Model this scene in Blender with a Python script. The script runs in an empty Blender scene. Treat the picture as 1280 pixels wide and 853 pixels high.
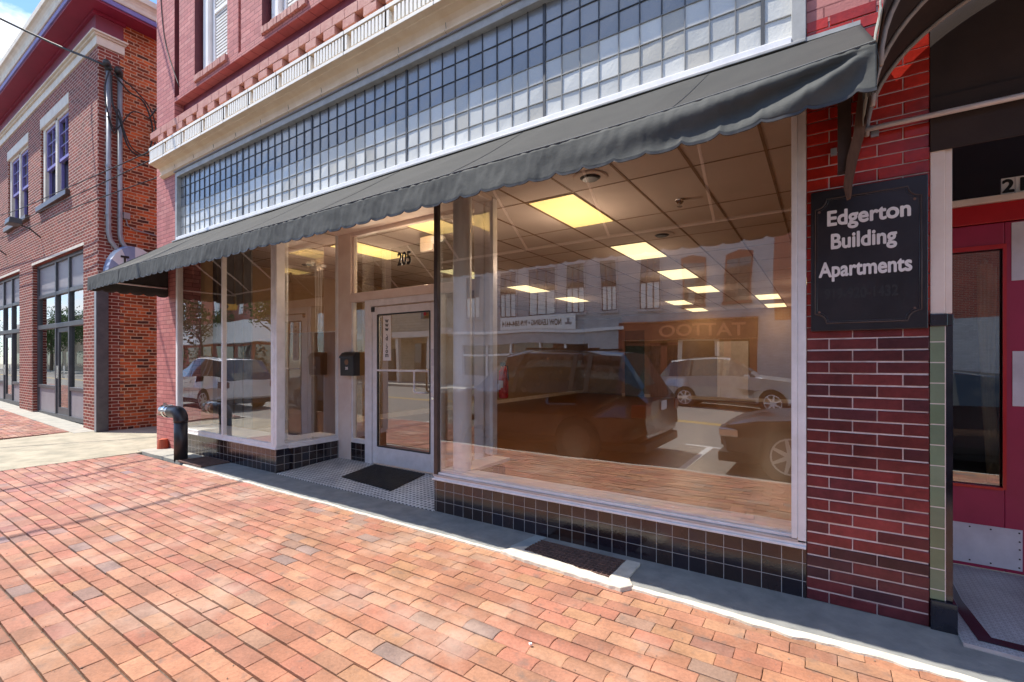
import bpy, math, random
from mathutils import Vector, Matrix, noise as mnoise
R = math.radians
random.seed(7)
S = bpy.context.scene
COL = S.collection
# ------------------------------------------------------------------ camera
cd = bpy.data.cameras.new('camera'); cam = bpy.data.objects.new('camera', cd); COL.objects.link(cam)
cam.location = (0, -3.3, 1.42); cam.rotation_euler = (R(90), 0, R(33.5))
cd.sensor_width = 36; cd.lens = 590 / 1280 * 36; cd.shift_y = -24.5 / 1280 * -1
cd.clip_start = .02; cd.clip_end = 2000
S.camera = cam
# ------------------------------------------------------------------ world and sun
SUN = Vector((.5, .27, -1.0)).normalized()
elev = math.asin(-SUN.z); azim = math.atan2(-SUN.x, -SUN.y)
w = bpy.data.worlds.new('World'); S.world = w; w.use_nodes = True
nt = w.node_tree; nt.nodes.clear()
out = nt.nodes.new('ShaderNodeOutputWorld'); bg = nt.nodes.new('ShaderNodeBackground')
sky = nt.nodes.new('ShaderNodeTexSky'); sky.sky_type = 'NISHITA'; sky.sun_disc = False
sky.sun_elevation = elev; sky.sun_rotation = azim; sky.dust_density = .2; sky.air_density = 1.0; sky.ozone_density = 3.0
tc = nt.nodes.new('ShaderNodeTexCoord'); mp = nt.nodes.new('ShaderNodeMapping'); mp.inputs['Scale'].default_value = (1, 1, 2.2)
mp.inputs['Location'].default_value = (5.3, 2.55, 1.9)
nz = nt.nodes.new('ShaderNodeTexNoise'); nz.inputs['Scale'].default_value = 3.4; nz.inputs['Detail'].default_value = 9; nz.inputs['Roughness'].default_value = .55
rp = nt.nodes.new('ShaderNodeValToRGB'); rp.color_ramp.elements[0].position = .50; rp.color_ramp.elements[1].position = .58
mx = nt.nodes.new('ShaderNodeMix'); mx.data_type = 'RGBA'
mx.inputs[7].default_value = (5.2, 5.35, 5.6, 1)
nt.links.new(tc.outputs['Generated'], mp.inputs[0]); nt.links.new(mp.outputs[0], nz.inputs['Vector']); nt.links.new(nz.outputs['Fac'], rp.inputs[0])
nt.links.new(rp.outputs[0], mx.inputs[0]); tn = nt.nodes.new('ShaderNodeMix'); tn.data_type = 'RGBA'; tn.blend_type = 'MULTIPLY'; tn.inputs[0].default_value = 1; tn.inputs[7].default_value = (.66, .76, .90, 1); nt.links.new(sky.outputs[0], tn.inputs[6]); nt.links.new(tn.outputs[2], mx.inputs[6]); nt.links.new(mx.outputs[2], bg.inputs[0])
bg.inputs[1].default_value = .15
nt.links.new(bg.outputs[0], out.inputs[0])
sl = bpy.data.lights.new('sun', 'SUN'); sl.energy = 3.5; sl.angle = R(.5); sl.color = (1, .94, .84)
so = bpy.data.objects.new('sun', sl); COL.objects.link(so); so.rotation_euler = SUN.to_track_quat('-Z', 'Y').to_euler(); so.location = (-8, -6, 20)
S.view_settings.view_transform = 'Standard'; S.view_settings.look = 'None'; S.view_settings.gamma = 1; S.view_settings.use_curve_mapping = False
S.view_settings.exposure = 1.13
S.cycles.use_denoising = True; S.cycles.max_bounces = 10; S.cycles.transparent_max_bounces = 24; S.cycles.glossy_bounces = 5
S.cycles.sample_clamp_indirect = 8; S.cycles.caustics_reflective = False; S.cycles.caustics_refractive = False

# ------------------------------------------------------------------ materials
def newmat(name):
    m = bpy.data.materials.new(name); m.use_nodes = True
    return m, m.node_tree, m.node_tree.nodes, m.node_tree.links
def setp(b, rough=.6, metal=0, spec=.5, coat=0):
    b.inputs['Roughness'].default_value = rough; b.inputs['Metallic'].default_value = metal
    b.inputs['Specular IOR Level'].default_value = spec; b.inputs['Coat Weight'].default_value = coat
    b.inputs['Coat Roughness'].default_value = .08
def c4(c): return (c[0], c[1], c[2], 1)
def M(name, c1, c2=None, rough=.6, scale=6, metal=0, spec=.5, bump=0, bscale=None, coat=0, stretch=(1, 1, 1), rvar=0, lo=.35, hi=.65):
    """surface whose colour wanders between c1 and c2 with dirt-like noise"""
    m, t, N, L = newmat(name); b = N['Principled BSDF']; setp(b, rough, metal, spec, coat)
    c2 = c2 or tuple(x * .8 for x in c1)
    g = N.new('ShaderNodeNewGeometry'); mp = N.new('ShaderNodeMapping'); mp.inputs['Scale'].default_value = stretch
    L.new(g.outputs['Position'], mp.inputs[0])
    n = N.new('ShaderNodeTexNoise'); n.inputs['Scale'].default_value = scale; n.inputs['Detail'].default_value = 8; n.inputs['Roughness'].default_value = .62
    L.new(mp.outputs[0], n.inputs['Vector'])
    r = N.new('ShaderNodeValToRGB'); r.color_ramp.elements[0].position = lo; r.color_ramp.elements[1].position = hi
    r.color_ramp.elements[0].color = c4(c1); r.color_ramp.elements[1].color = c4(c2)
    L.new(n.outputs['Fac'], r.inputs[0]); L.new(r.outputs[0], b.inputs['Base Color'])
    if rvar:
        mr = N.new('ShaderNodeMapRange'); mr.inputs[3].default_value = max(.02, rough - rvar); mr.inputs[4].default_value = min(1, rough + rvar)
        n3 = N.new('ShaderNodeTexNoise'); n3.inputs['Scale'].default_value = scale * 2.3; n3.inputs['Detail'].default_value = 6
        L.new(mp.outputs[0], n3.inputs['Vector']); L.new(n3.outputs['Fac'], mr.inputs[0]); L.new(mr.outputs[0], b.inputs['Roughness'])
    if bump:
        n2 = N.new('ShaderNodeTexNoise'); n2.inputs['Scale'].default_value = bscale or scale * 5; n2.inputs['Detail'].default_value = 5
        L.new(g.outputs['Position'], n2.inputs['Vector'])
        bp = N.new('ShaderNodeBump'); bp.inputs['Strength'].default_value = 1; bp.inputs['Distance'].default_value = bump
        L.new(n2.outputs['Fac'], bp.inputs['Height']); L.new(bp.outputs[0], b.inputs['Normal'])
    return m
def uvpos(N, L):
    """world position unrolled onto whichever vertical face is being shaded"""
    g = N.new('ShaderNodeNewGeometry'); sp = N.new('ShaderNodeSeparateXYZ'); sn = N.new('ShaderNodeSeparateXYZ')
    L.new(g.outputs['Position'], sp.inputs[0]); L.new(g.outputs['True Normal'], sn.inputs[0])
    ab = N.new('ShaderNodeMath'); ab.operation = 'ABSOLUTE'; L.new(sn.outputs[0], ab.inputs[0])
    gt = N.new('ShaderNodeMath'); gt.operation = 'GREATER_THAN'; gt.inputs[1].default_value = .6; L.new(ab.outputs[0], gt.inputs[0])
    mx = N.new('ShaderNodeMix'); mx.data_type = 'FLOAT'
    L.new(gt.outputs[0], mx.inputs[0]); L.new(sp.outputs[0], mx.inputs[2]); L.new(sp.outputs[1], mx.inputs[3])
    cb = N.new('ShaderNodeCombineXYZ'); L.new(mx.outputs[0], cb.inputs[0]); L.new(sp.outputs[2], cb.inputs[1])
    return g, cb
def BRICK(name, ramp, mortar, bw=.215, rh=.067, ms=.008, rough=.8, bump=.004, offset=.5, blotch=.25, spec=.4, freq=2, squash=1, mrough=None, blot=None, warp=.004):
    m, t, N, L = newmat(name); b = N['Principled BSDF']; setp(b, rough, 0, spec)
    g, uv = uvpos(N, L)
    wn = N.new('ShaderNodeTexNoise'); wn.inputs['Scale'].default_value = 9; L.new(g.outputs['Position'], wn.inputs['Vector'])
    ws = N.new('ShaderNodeVectorMath'); ws.operation = 'SCALE'; ws.inputs['Scale'].default_value = warp; L.new(wn.outputs['Color'], ws.inputs[0])
    wa = N.new('ShaderNodeVectorMath'); L.new(uv.outputs[0], wa.inputs[0]); L.new(ws.outputs[0], wa.inputs[1])
    br = N.new('ShaderNodeTexBrick'); br.inputs['Scale'].default_value = 1; br.offset = offset; br.offset_frequency = 2; br.squash = squash; br.squash_frequency = freq
    br.inputs['Brick Width'].default_value = bw; br.inputs['Row Height'].default_value = rh; br.inputs['Mortar Size'].default_value = ms; br.inputs['Mortar Smooth'].default_value = .25
    br.inputs['Color1'].default_value = (0, 0, 0, 1); br.inputs['Color2'].default_value = (1, 1, 1, 1); br.inputs['Mortar'].default_value = (.5, .5, .5, 1); br.inputs['Bias'].default_value = 0
    L.new(wa.outputs[0], br.inputs['Vector'])
    rp = N.new('ShaderNodeValToRGB'); e = rp.color_ramp.elements
    e[0].color = c4(ramp[0]); e[1].color = c4(ramp[-1]); e[0].position = .05; e[1].position = .95
    for i, c in enumerate(ramp[1:-1]):
        x = e.new(.05 + .9 * (i + 1) / (len(ramp) - 1)); x.color = c4(c)
    L.new(br.outputs['Color'], rp.inputs[0])
    n = N.new('ShaderNodeTexNoise'); n.inputs['Scale'].default_value = 3; n.inputs['Detail'].default_value = 8; n.inputs['Roughness'].default_value = .65
    L.new(g.outputs['Position'], n.inputs['Vector'])
    mr = N.new('ShaderNodeMapRange'); mr.inputs[1].default_value = .3; mr.inputs[2].default_value = .7; mr.inputs[3].default_value = 1 - blotch; mr.inputs[4].default_value = 1 + blotch
    L.new(n.outputs['Fac'], mr.inputs[0])
    sc = N.new('ShaderNodeVectorMath'); sc.operation = 'SCALE'; L.new(rp.outputs[0], sc.inputs[0]); L.new(mr.outputs[0], sc.inputs['Scale'])
    col = sc.outputs[0]
    if blot:                                             # broad worn patches of another paint or brick colour
        nb = N.new('ShaderNodeTexNoise'); nb.inputs['Scale'].default_value = blot[1]; nb.inputs['Detail'].default_value = 6; nb.inputs['Roughness'].default_value = .7
        L.new(g.outputs['Position'], nb.inputs['Vector'])
        rb = N.new('ShaderNodeValToRGB'); rb.color_ramp.elements[0].position = blot[2]; rb.color_ramp.elements[1].position = blot[2] + .12
        L.new(nb.outputs['Fac'], rb.inputs[0])
        mb = N.new('ShaderNodeMix'); mb.data_type = 'RGBA'; L.new(rb.outputs[0], mb.inputs[0]); L.new(col, mb.inputs[6]); mb.inputs[7].default_value = c4(blot[0]); col = mb.outputs[2]
    mc = N.new('ShaderNodeMix'); mc.data_type = 'RGBA'; L.new(br.outputs['Fac'], mc.inputs[0]); L.new(col, mc.inputs[6]); mc.inputs[7].default_value = c4(mortar)
    L.new(mc.outputs[2], b.inputs['Base Color'])
    n2 = N.new('ShaderNodeTexNoise'); n2.inputs['Scale'].default_value = 70; n2.inputs['Detail'].default_value = 4; L.new(g.outputs['Position'], n2.inputs['Vector'])
    h = N.new('ShaderNodeMath'); h.operation = 'MULTIPLY_ADD'; h.inputs[1].default_value = -1; L.new(br.outputs['Fac'], h.inputs[0])
    h2 = N.new('ShaderNodeMath'); h2.operation = 'MULTIPLY'; h2.inputs[1].default_value = .45; L.new(n2.outputs['Fac'], h2.inputs[0]); L.new(h2.outputs[0], h.inputs[2])
    bp = N.new('ShaderNodeBump'); bp.inputs['Distance'].default_value = bump; bp.inputs['Strength'].default_value = 1
    L.new(h.outputs[0], bp.inputs['Height']); L.new(bp.outputs[0], b.inputs['Normal'])
    return m
def VCOL(name, rough=.75, bump=.002, spec=.4, coat=0, bscale=90, speck=.25, sscale=60, smudge=False):
    """per-brick own colour (attribute) broken by grit and stains"""
    m, t, N, L = newmat(name); b = N['Principled BSDF']; setp(b, rough, 0, spec, coat)
    a = N.new('ShaderNodeVertexColor'); a.layer_name = 'col'
    g = N.new('ShaderNodeNewGeometry')
    n = N.new('ShaderNodeTexNoise'); n.inputs['Scale'].default_value = sscale; n.inputs['Detail'].default_value = 6; n.inputs['Roughness'].default_value = .7; L.new(g.outputs['Position'], n.inputs['Vector'])
    n1 = N.new('ShaderNodeTexNoise'); n1.inputs['Scale'].default_value = 5; n1.inputs['Detail'].default_value = 6; L.new(g.outputs['Position'], n1.inputs['Vector'])
    ad = N.new('ShaderNodeMath'); ad.operation = 'ADD'; L.new(n.outputs['Fac'], ad.inputs[0]); L.new(n1.outputs['Fac'], ad.inputs[1])
    mr = N.new('ShaderNodeMapRange'); mr.inputs[1].default_value = .7; mr.inputs[2].default_value = 1.3; mr.inputs[3].default_value = 1 - speck; mr.inputs[4].default_value = 1 + speck
    L.new(ad.outputs[0], mr.inputs[0])
    sc = N.new('ShaderNodeVectorMath'); sc.operation = 'SCALE'; L.new(a.outputs[0], sc.inputs[0]); L.new(mr.outputs[0], sc.inputs['Scale']); col = sc.outputs[0]
    if smudge:
        for scl, lo_, hi_, cc, amt in ((9, .56, .70, (.15, .11, .09), .62), (1.7, .52, .68, (.50, .35, .27), .50), (.9, .56, .70, (.20, .11, .08), .35), (60, .66, .74, (.09, .07, .06), .5), (26, .56, .70, (.20, .12, .085), .35), (230, .64, .70, (.10, .07, .05), .6), (320, .66, .72, (.62, .5, .42), .5)):
            q = N.new('ShaderNodeTexNoise'); q.inputs['Scale'].default_value = scl; q.inputs['Detail'].default_value = 5; q.inputs['Roughness'].default_value = .6; L.new(g.outputs['Position'], q.inputs['Vector'])
            rr_ = N.new('ShaderNodeMapRange'); rr_.inputs[1].default_value = lo_; rr_.inputs[2].default_value = hi_; rr_.inputs[3].default_value = 0; rr_.inputs[4].default_value = amt; L.new(q.outputs['Fac'], rr_.inputs[0])
            x_ = N.new('ShaderNodeMix'); x_.data_type = 'RGBA'; L.new(rr_.outputs[0], x_.inputs[0]); L.new(col, x_.inputs[6]); x_.inputs[7].default_value = c4(cc); col = x_.outputs[2]
    L.new(col, b.inputs['Base Color'])
    n2 = N.new('ShaderNodeTexNoise'); n2.inputs['Scale'].default_value = bscale; n2.inputs['Detail'].default_value = 5; L.new(g.outputs['Position'], n2.inputs['Vector'])
    bp = N.new('ShaderNodeBump'); bp.inputs['Distance'].default_value = bump; L.new(n2.outputs['Fac'], bp.inputs['Height']); L.new(bp.outputs[0], b.inputs['Normal'])
    return m
def GLASS(name, tint=(.93, .95, .94), ior=.12, gain=1.0, wav=.0, rough=0.0):
    m, t, N, L = newmat(name); N.remove(N['Principled BSDF']); o = N['Material Output']
    tr = N.new('ShaderNodeBsdfTransparent'); tr.inputs[0].default_value = c4(tint)
    gl = N.new('ShaderNodeBsdfGlossy'); gl.inputs['Roughness'].default_value = rough; gl.inputs[0].default_value = (1, 1, 1, 1)
    ge = N.new('ShaderNodeNewGeometry'); dp = N.new('ShaderNodeVectorMath'); dp.operation = 'DOT_PRODUCT'
    L.new(ge.outputs['Incoming'], dp.inputs[0]); L.new(ge.outputs['Normal'], dp.inputs[1])
    def mth(op, x, y=None):
        q = N.new('ShaderNodeMath'); q.operation = op
        for i_, v_ in enumerate((x, y)):
            if v_ is None: continue
            if hasattr(v_, 'links'): L.new(v_, q.inputs[i_])
            else: q.inputs[i_].default_value = v_
        return q.outputs[0]
    om = mth('SUBTRACT', 1.0, mth('ABSOLUTE', dp.outputs['Value'])); f0 = ior
    fr = mth('ADD', mth('MULTIPLY', mth('POWER', om, 4.0), 1 - f0), f0)      # Schlick, both faces of the pane at once
    fr = mth('MULTIPLY', fr, mth('SUBTRACT', 1.0, ge.outputs['Backfacing']))
    mu = N.new('ShaderNodeMath'); mu.operation = 'MULTIPLY'; mu.inputs[1].default_value = gain; mu.use_clamp = True; L.new(fr, mu.inputs[0])
    mx = N.new('ShaderNodeMixShader'); L.new(mu.outputs[0], mx.inputs[0]); L.new(tr.outputs[0], mx.inputs[1]); L.new(gl.outputs[0], mx.inputs[2]); L.new(mx.outputs[0], o.inputs[0])
    if wav:
        g = N.new('ShaderNodeNewGeometry'); n = N.new('ShaderNodeTexNoise'); n.inputs['Scale'].default_value = 1.1; n.inputs['Detail'].default_value = 1; L.new(g.outputs['Position'], n.inputs['Vector'])
        bp = N.new('ShaderNodeBump'); bp.inputs['Distance'].default_value = wav; L.new(n.outputs['Fac'], bp.inputs['Height']); L.new(bp.outputs[0], gl.inputs['Normal'])
    return m
def EMIT(name, c, s):
    m, t, N, L = newmat(name); b = N['Principled BSDF']; b.inputs['Base Color'].default_value = c4(c); b.inputs['Emission Color'].default_value = c4(c); b.inputs['Emission Strength'].default_value = s; b.inputs['Roughness'].default_value = .5
    return m
def DOTS(name, base, dot, grout, p=.047, border=None):
    """small mosaic floor: pale tiles with a dark dot at each corner"""
    m, t, N, L = newmat(name); b = N['Principled BSDF']; setp(b, .35, 0, .5)
    g = N.new('ShaderNodeNewGeometry')
    br = N.new('ShaderNodeTexBrick'); br.inputs['Scale'].default_value = 1; br.offset = 0.5; br.inputs['Brick Width'].default_value = p; br.inputs['Row Height'].default_value = p / 2; br.inputs['Mortar Size'].default_value = .0022
    br.inputs['Color1'].default_value = c4(base); br.inputs['Color2'].default_value = c4(tuple(x * .85 for x in base)); br.inputs['Mortar'].default_value = c4(grout)
    L.new(g.outputs['Position'], br.inputs['Vector'])
    sp = N.new('ShaderNodeSeparateXYZ'); L.new(g.outputs['Position'], sp.inputs[0])
    def ab(o, ph):
        a = N.new('ShaderNodeMath'); a.operation = 'MULTIPLY_ADD'; a.inputs[1].default_value = 1 / p; a.inputs[2].default_value = ph + 200; L.new(o, a.inputs[0])
        f = N.new('ShaderNodeMath'); f.operation = 'FRACT'; L.new(a.outputs[0], f.inputs[0])
        s = N.new('ShaderNodeMath'); s.operation = 'SUBTRACT'; s.inputs[1].default_value = .5; L.new(f.outputs[0], s.inputs[0])
        q = N.new('ShaderNodeMath'); q.operation = 'ABSOLUTE'; L.new(s.outputs[0], q.inputs[0])
        k = N.new('ShaderNodeMath'); k.operation = 'LESS_THAN'; k.inputs[1].default_value = .26; L.new(q.outputs[0], k.inputs[0]); return k
    kx, ky = ab(sp.outputs[0], 0), ab(sp.outputs[1], 0)
    an = N.new('ShaderNodeMath'); an.operation = 'MULTIPLY'; L.new(kx.outputs[0], an.inputs[0]); L.new(ky.outputs[0], an.inputs[1])
    mx = N.new('ShaderNodeMix'); mx.data_type = 'RGBA'; L.new(an.outputs[0], mx.inputs[0]); L.new(br.outputs['Color'], mx.inputs[6]); mx.inputs[7].default_value = c4(dot)
    n = N.new('ShaderNodeTexNoise'); n.inputs['Scale'].default_value = 4; n.inputs['Detail'].default_value = 6; L.new(g.outputs['Position'], n.inputs['Vector'])
    mr = N.new('ShaderNodeMapRange'); mr.inputs[1].default_value = .3; mr.inputs[2].default_value = .7; mr.inputs[3].default_value = .72; mr.inputs[4].default_value = 1.1; L.new(n.outputs['Fac'], mr.inputs[0])
    sc = N.new('ShaderNodeVectorMath'); sc.operation = 'SCALE'; L.new(mx.outputs[2], sc.inputs[0]); L.new(mr.outputs[0], sc.inputs['Scale']); L.new(sc.outputs[0], b.inputs['Base Color'])
    return m

m_pink = BRICK('pink_painted_brick', [(0.4480, 0.1490, 0.1392), (0.5107, 0.1853, 0.1671), (0.4122, 0.1370, 0.1273), (0.5376, 0.2175, 0.1949)], (0.2509, 0.0685, 0.0676), ms=.005, bump=.004, rough=.65, blotch=.18, blot=((0.5914, 0.2739, 0.2387), 5, .66))
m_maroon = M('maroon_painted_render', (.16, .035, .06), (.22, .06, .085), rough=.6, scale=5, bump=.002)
m_reveal_shade = M('maroon_reveal_shade', (.10, .018, .028), (.13, .028, .036), rough=.6)  # shade of the slots and window reveals painted in as dark maroon
m_corbel = M('weathered_red_brick', (.30, .07, .045), (.42, .13, .09), rough=.8, scale=9, bump=.003)
m_dentil = M('pale_pink_brick_dentil', (0.5100, 0.2706, 0.2296), (0.4250, 0.1804, 0.1558), rough=.75, scale=9, bump=.003)
m_terra = M('cream_terracotta', (.82, .66, .47), (.72, .54, .36), rough=.55, scale=4, bump=.002, stretch=(1, 1, .5))
m_terra_w = M('white_glazed_terracotta', (.86, .83, .76), (.82, .78, .70), rough=.35, scale=6)
m_terra_g = M('shadowed_flute_glaze', (.50, .47, .42), (.46, .43, .38), rough=.4)
m_joint = M('dark_joint', (.06, .045, .035), (.10, .08, .06), rough=.9)
m_alu = M('aged_aluminium', (0.8800, 0.8690, 0.8848), (0.7700, 0.7590, 0.7616), rough=.42, metal=.1, scale=8, rvar=.1)
m_white = M('white_gloss_paint', (0.9202, 0.9095, 0.8964), (0.8560, 0.8346, 0.8100), rough=.4, scale=5)
m_cream = M('cream_paint', (0.8640, 0.7480, 0.6612), (0.7776, 0.6380, 0.5472), rough=.5, scale=4, bump=.001)
m_sill = M('pinkish_stained_sill', (.66, .56, .50), (.50, .40, .36), rough=.5, scale=12, stretch=(.4, 1, 6))
m_bronze = M('dark_bronze_metal', (.07, .05, .045), (.11, .08, .07), rough=.4, metal=.4)
m_blackmetal = M('black_metal', (.02, .02, .022), (.035, .035, .037), rough=.45, spec=.5)
m_glass = GLASS('window_glass', tint=(.97, .975, .97), ior=.26, gain=1.0, wav=.0035)
m_glass2 = GLASS('door_glass', tint=(.86, .88, .86), ior=.24, gain=1.0, wav=.002)
m_came_d = M('dark_lead_came', (.03, .035, .045), (.06, .065, .075), rough=.5)
m_came_l = M('pale_lead_came', (.30, .30, .29), (.22, .22, .22), rough=.6)  # paler than the upper cames: cornice shade is put into the pair
m_tile = BRICK('black_glazed_tile', [(0.0160, 0.0120, 0.0180), (0.0300, 0.0170, 0.0140), (0.0140, 0.0140, 0.0260), (0.0380, 0.0200, 0.0160)], (0.4200, 0.4000, 0.3800), bw=.1085, rh=.107, ms=.0022, offset=0, rough=.10, bump=.0015, blotch=.3, spec=.75, warp=.0008)
m_green = BRICK('sage_green_glazed_tile', [(.14, .19, .11), (.18, .24, .15), (.15, .20, .13), (.21, .26, .17)], (.62, .58, .5), bw=.3, rh=.1085, ms=.0035, offset=0, rough=.16, bump=.002, blotch=.2, spec=.6, warp=.001)
m_blktile = M('glossy_black_tile', (.008, .008, .012), (.02, .02, .03), rough=.12, spec=.7)
m_mosaic = DOTS('white_mosaic_floor', (.80, .80, .78), (.06, .07, .08), (.40, .40, .39), p=.052)
m_mosaic2 = DOTS('small_white_mosaic', (.50, .52, .56), (.30, .31, .33), (.28, .28, .28), p=.03)
m_canvas = M('charcoal_canvas', (0.0330, 0.0363, 0.0358), (0.0581, 0.0614, 0.0595), rough=.78, scale=5.5, bump=.0016, bscale=38, lo=.3, hi=.7)
m_canvas_top = M('darkened_charcoal_canvas', (0.0216, 0.0223, 0.0217), (0.0346, 0.0346, 0.0322), rough=.85, scale=3.5, bump=.0006, bscale=240, lo=.3, hi=.7)  # dusty top of the same cloth, colour darkened against the sunlight on it
m_brown = M('dark_brown_canvas', (.030, .018, .015), (.045, .028, .023), rough=.85, scale=3, bump=.0006, bscale=220)
m_trim = M('canvas_trim_tape', (.42, .37, .34), (.30, .26, .24), rough=.8, scale=12)
m_hem = M('faded_grey_hem', (.36, .38, .35), (.22, .23, .21), rough=.85, scale=18)
m_conc = M('weathered_concrete', (.30, .29, .26), (.40, .38, .33), rough=.85, scale=5, bump=.003, bscale=60)
m_concd = M('dark_grey_concrete', (.20, .205, .20), (.29, .29, .275), rough=.8, scale=6, bump=.003, bscale=45)  # greyer, darker concrete for the strip along the shop base
m_conct = M('tan_driveway_concrete', (.42, .37, .28), (.27, .25, .19), rough=.9, scale=3.2, bump=.004, bscale=70)
m_mortarw = M('pale_mortar', (.66, .61, .52), (.52, .47, .39), rough=.9, scale=14, bump=.003, bscale=60)
m_joints = M('dark_gritty_joint_sand', (.085, .062, .048), (.17, .125, .095), rough=.95, scale=60, bump=.002)
m_paver = VCOL('clay_paver', rough=.78, bump=.0022, speck=.30, smudge=True)
m_glaze = VCOL('dark_red_glazed_brick', rough=.30, bump=.0012, spec=.45, coat=0, bscale=60, speck=.35, sscale=22)
m_wmortar = M('white_mortar', (.80, .70, .66), (.62, .50, .47), rough=.9, scale=20)
m_asph = M('asphalt', (0.1700, 0.1617, 0.1457), (0.2380, 0.2244, 0.2015), rough=.9, scale=8, bump=.003, bscale=120)
m_paintw = M('road_paint_white', (.7, .7, .68), (.5, .5, .48), rough=.7, scale=20)
m_painty = M('road_paint_yellow', (.65, .42, .06), (.5, .33, .08), rough=.7, scale=20)
m_wall_in = M('tan_interior_wall', (.40, .25, .13), (.34, .21, .105), rough=.7, scale=1.5)
m_floor_in = M('brown_wood_floor', (0.2232, 0.0825, 0.0272), (0.1674, 0.0594, 0.0192), rough=.34, scale=1.3, stretch=(1, .25, 1))
m_ceil = M('ceiling_tile', (.68, .57, .49), (.62, .52, .44), rough=.85, scale=2, bump=.0008, bscale=160)
m_tbar = M('ceiling_grid_bar', (.30, .18, .09), (.22, .12, .06), rough=.7)
m_wood = M('brown_wood_panel', (.22, .11, .05), (.30, .16, .08), rough=.5, scale=3, stretch=(6, 6, .6))
m_lamp = EMIT('yellow_lamp_diffuser', (1.0, .72, .27), .58)
m_lampw = EMIT('pale_lamp_diffuser', (1.0, .83, .44), .76)
m_chrome = M('chrome', (.75, .75, .75), (.65, .65, .65), rough=.15, metal=1)
m_pvc = M('black_pvc', (.018, .016, .018), (.03, .027, .03), rough=.4)
m_rust = M('rusty_steel_mesh', (.20, .11, .085), (.10, .06, .05), rough=.8, scale=20)
m_redcap = M('red_clay', (.35, .05, .02), (.42, .09, .04), rough=.7)
m_signblk = M('black_painted_board', (.010, .010, .012), (.022, .020, .024), rough=.32, scale=5, bump=.0012, bscale=14, coat=.1)
m_lett = M('white_lettering', (.86, .84, .84), (.80, .78, .78), rough=.55)
m_ghost = M('ghost_of_old_letters', (.020, .019, .021), (.032, .030, .032), rough=.5)
m_blklett = M('black_lettering', (.012, .012, .012), (.02, .02, .02), rough=.5)
m_red = M('red_painted_door', (.50, .010, .014), (.42, .008, .012), rough=.35, scale=3, coat=.2)
m_magenta = M('skylit_door_magenta', (.38, .022, .075), (.32, .018, .06), rough=.38, scale=3)  # same paint as the red header, skylight tint put into the colour
m_steel = M('scuffed_steel_plate', (.72, .69, .73), (.55, .52, .56), rough=.40, metal=.15, scale=4, rvar=.12)
m_bleft = BRICK('red_brown_brick', [(.17, .030, .020), (.23, .042, .027), (.12, .024, .016), (.27, .058, .036), (.20, .034, .022)], (.60, .47, .40), ms=.0066, bump=.006, rough=.8, blotch=.25)
m_orange = BRICK('old_orange_brick', [(.07, .022, .014), (.36, .062, .016), (.48, .09, .022), (.15, .034, .014), (.56, .13, .035), (.42, .07, .018)], (.58, .38, .25), ms=.0085, bump=.009, rough=.85, blotch=.4, squash=.5, freq=6, blot=((.62, .22, .07), 1.7, .62), warp=.022)
m_ledge = M('cream_stone', (.72, .66, .56), (.62, .55, .46), rough=.6, scale=5)
m_soffit = M('magenta_soffit', (.27, .018, .055), (.22, .016, .048), rough=.55, scale=2)
m_frieze = M('plum_frieze', (.25, .04, .07), (.19, .035, .06), rough=.55, scale=3)
m_purple = M('purple_trim', (.16, .13, .36), (.20, .17, .42), rough=.5)
m_grayfr = M('slate_frame', (.05, .055, .065), (.08, .085, .095), rough=.45)
m_grayp = M('grey_panel', (.28, .27, .29), (.24, .23, .25), rough=.5, scale=2)
m_darkglass = M('dark_window_glass', (.02, .025, .025), (.03, .035, .035), rough=.03, spec=1.0)
m_gl_left = GLASS('shopfront_glass', tint=(.7, .74, .7), ior=.24, gain=1.0)
m_conduit = M('grey_conduit', (.33, .35, .38), (.26, .28, .31), rough=.4, metal=.3)
m_cable = M('black_cable', (.015, .015, .017), (.03, .03, .03), rough=.6)
m_bluec = M('blue_canvas', (.20, .26, .42), (.26, .32, .48), rough=.8)
m_whitec = M('white_canvas', (.62, .66, .72), (.55, .6, .66), rough=.8)
m_blind = M('white_blind', (.78, .78, .76), (.7, .7, .68), rough=.6)
m_leaf = M('foliage', (.05, .10, .025), (.09, .16, .04), rough=.6, scale=3)
m_bark = M('bark', (.11, .08, .055), (.16, .12, .09), rough=.9, scale=10)
m_greybrick = BRICK('grey_painted_brick', [(.42, .42, .44), (.50, .50, .51), (.46, .45, .46)], (.36, .36, .37), ms=.006, bump=.002, blotch=.12)
m_redbrick = BRICK('opposite_red_brick', [(.34, .06, .03), (.42, .09, .05), (.28, .05, .03)], (.4, .3, .25), ms=.008, bump=.003)
m_tan = BRICK('tan_siding', [(.46, .38, .27), (.5, .42, .3)], (.25, .2, .14), bw=6, rh=.2, ms=.008, offset=0, bump=.004)
m_rfront = M('red_brown_wood_front', (.30, .07, .03), (.22, .05, .025), rough=.5, scale=3)
m_rubber = M('black_rubber', (.012, .012, .013), (.02, .02, .021), rough=.7, bump=.001)

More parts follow.
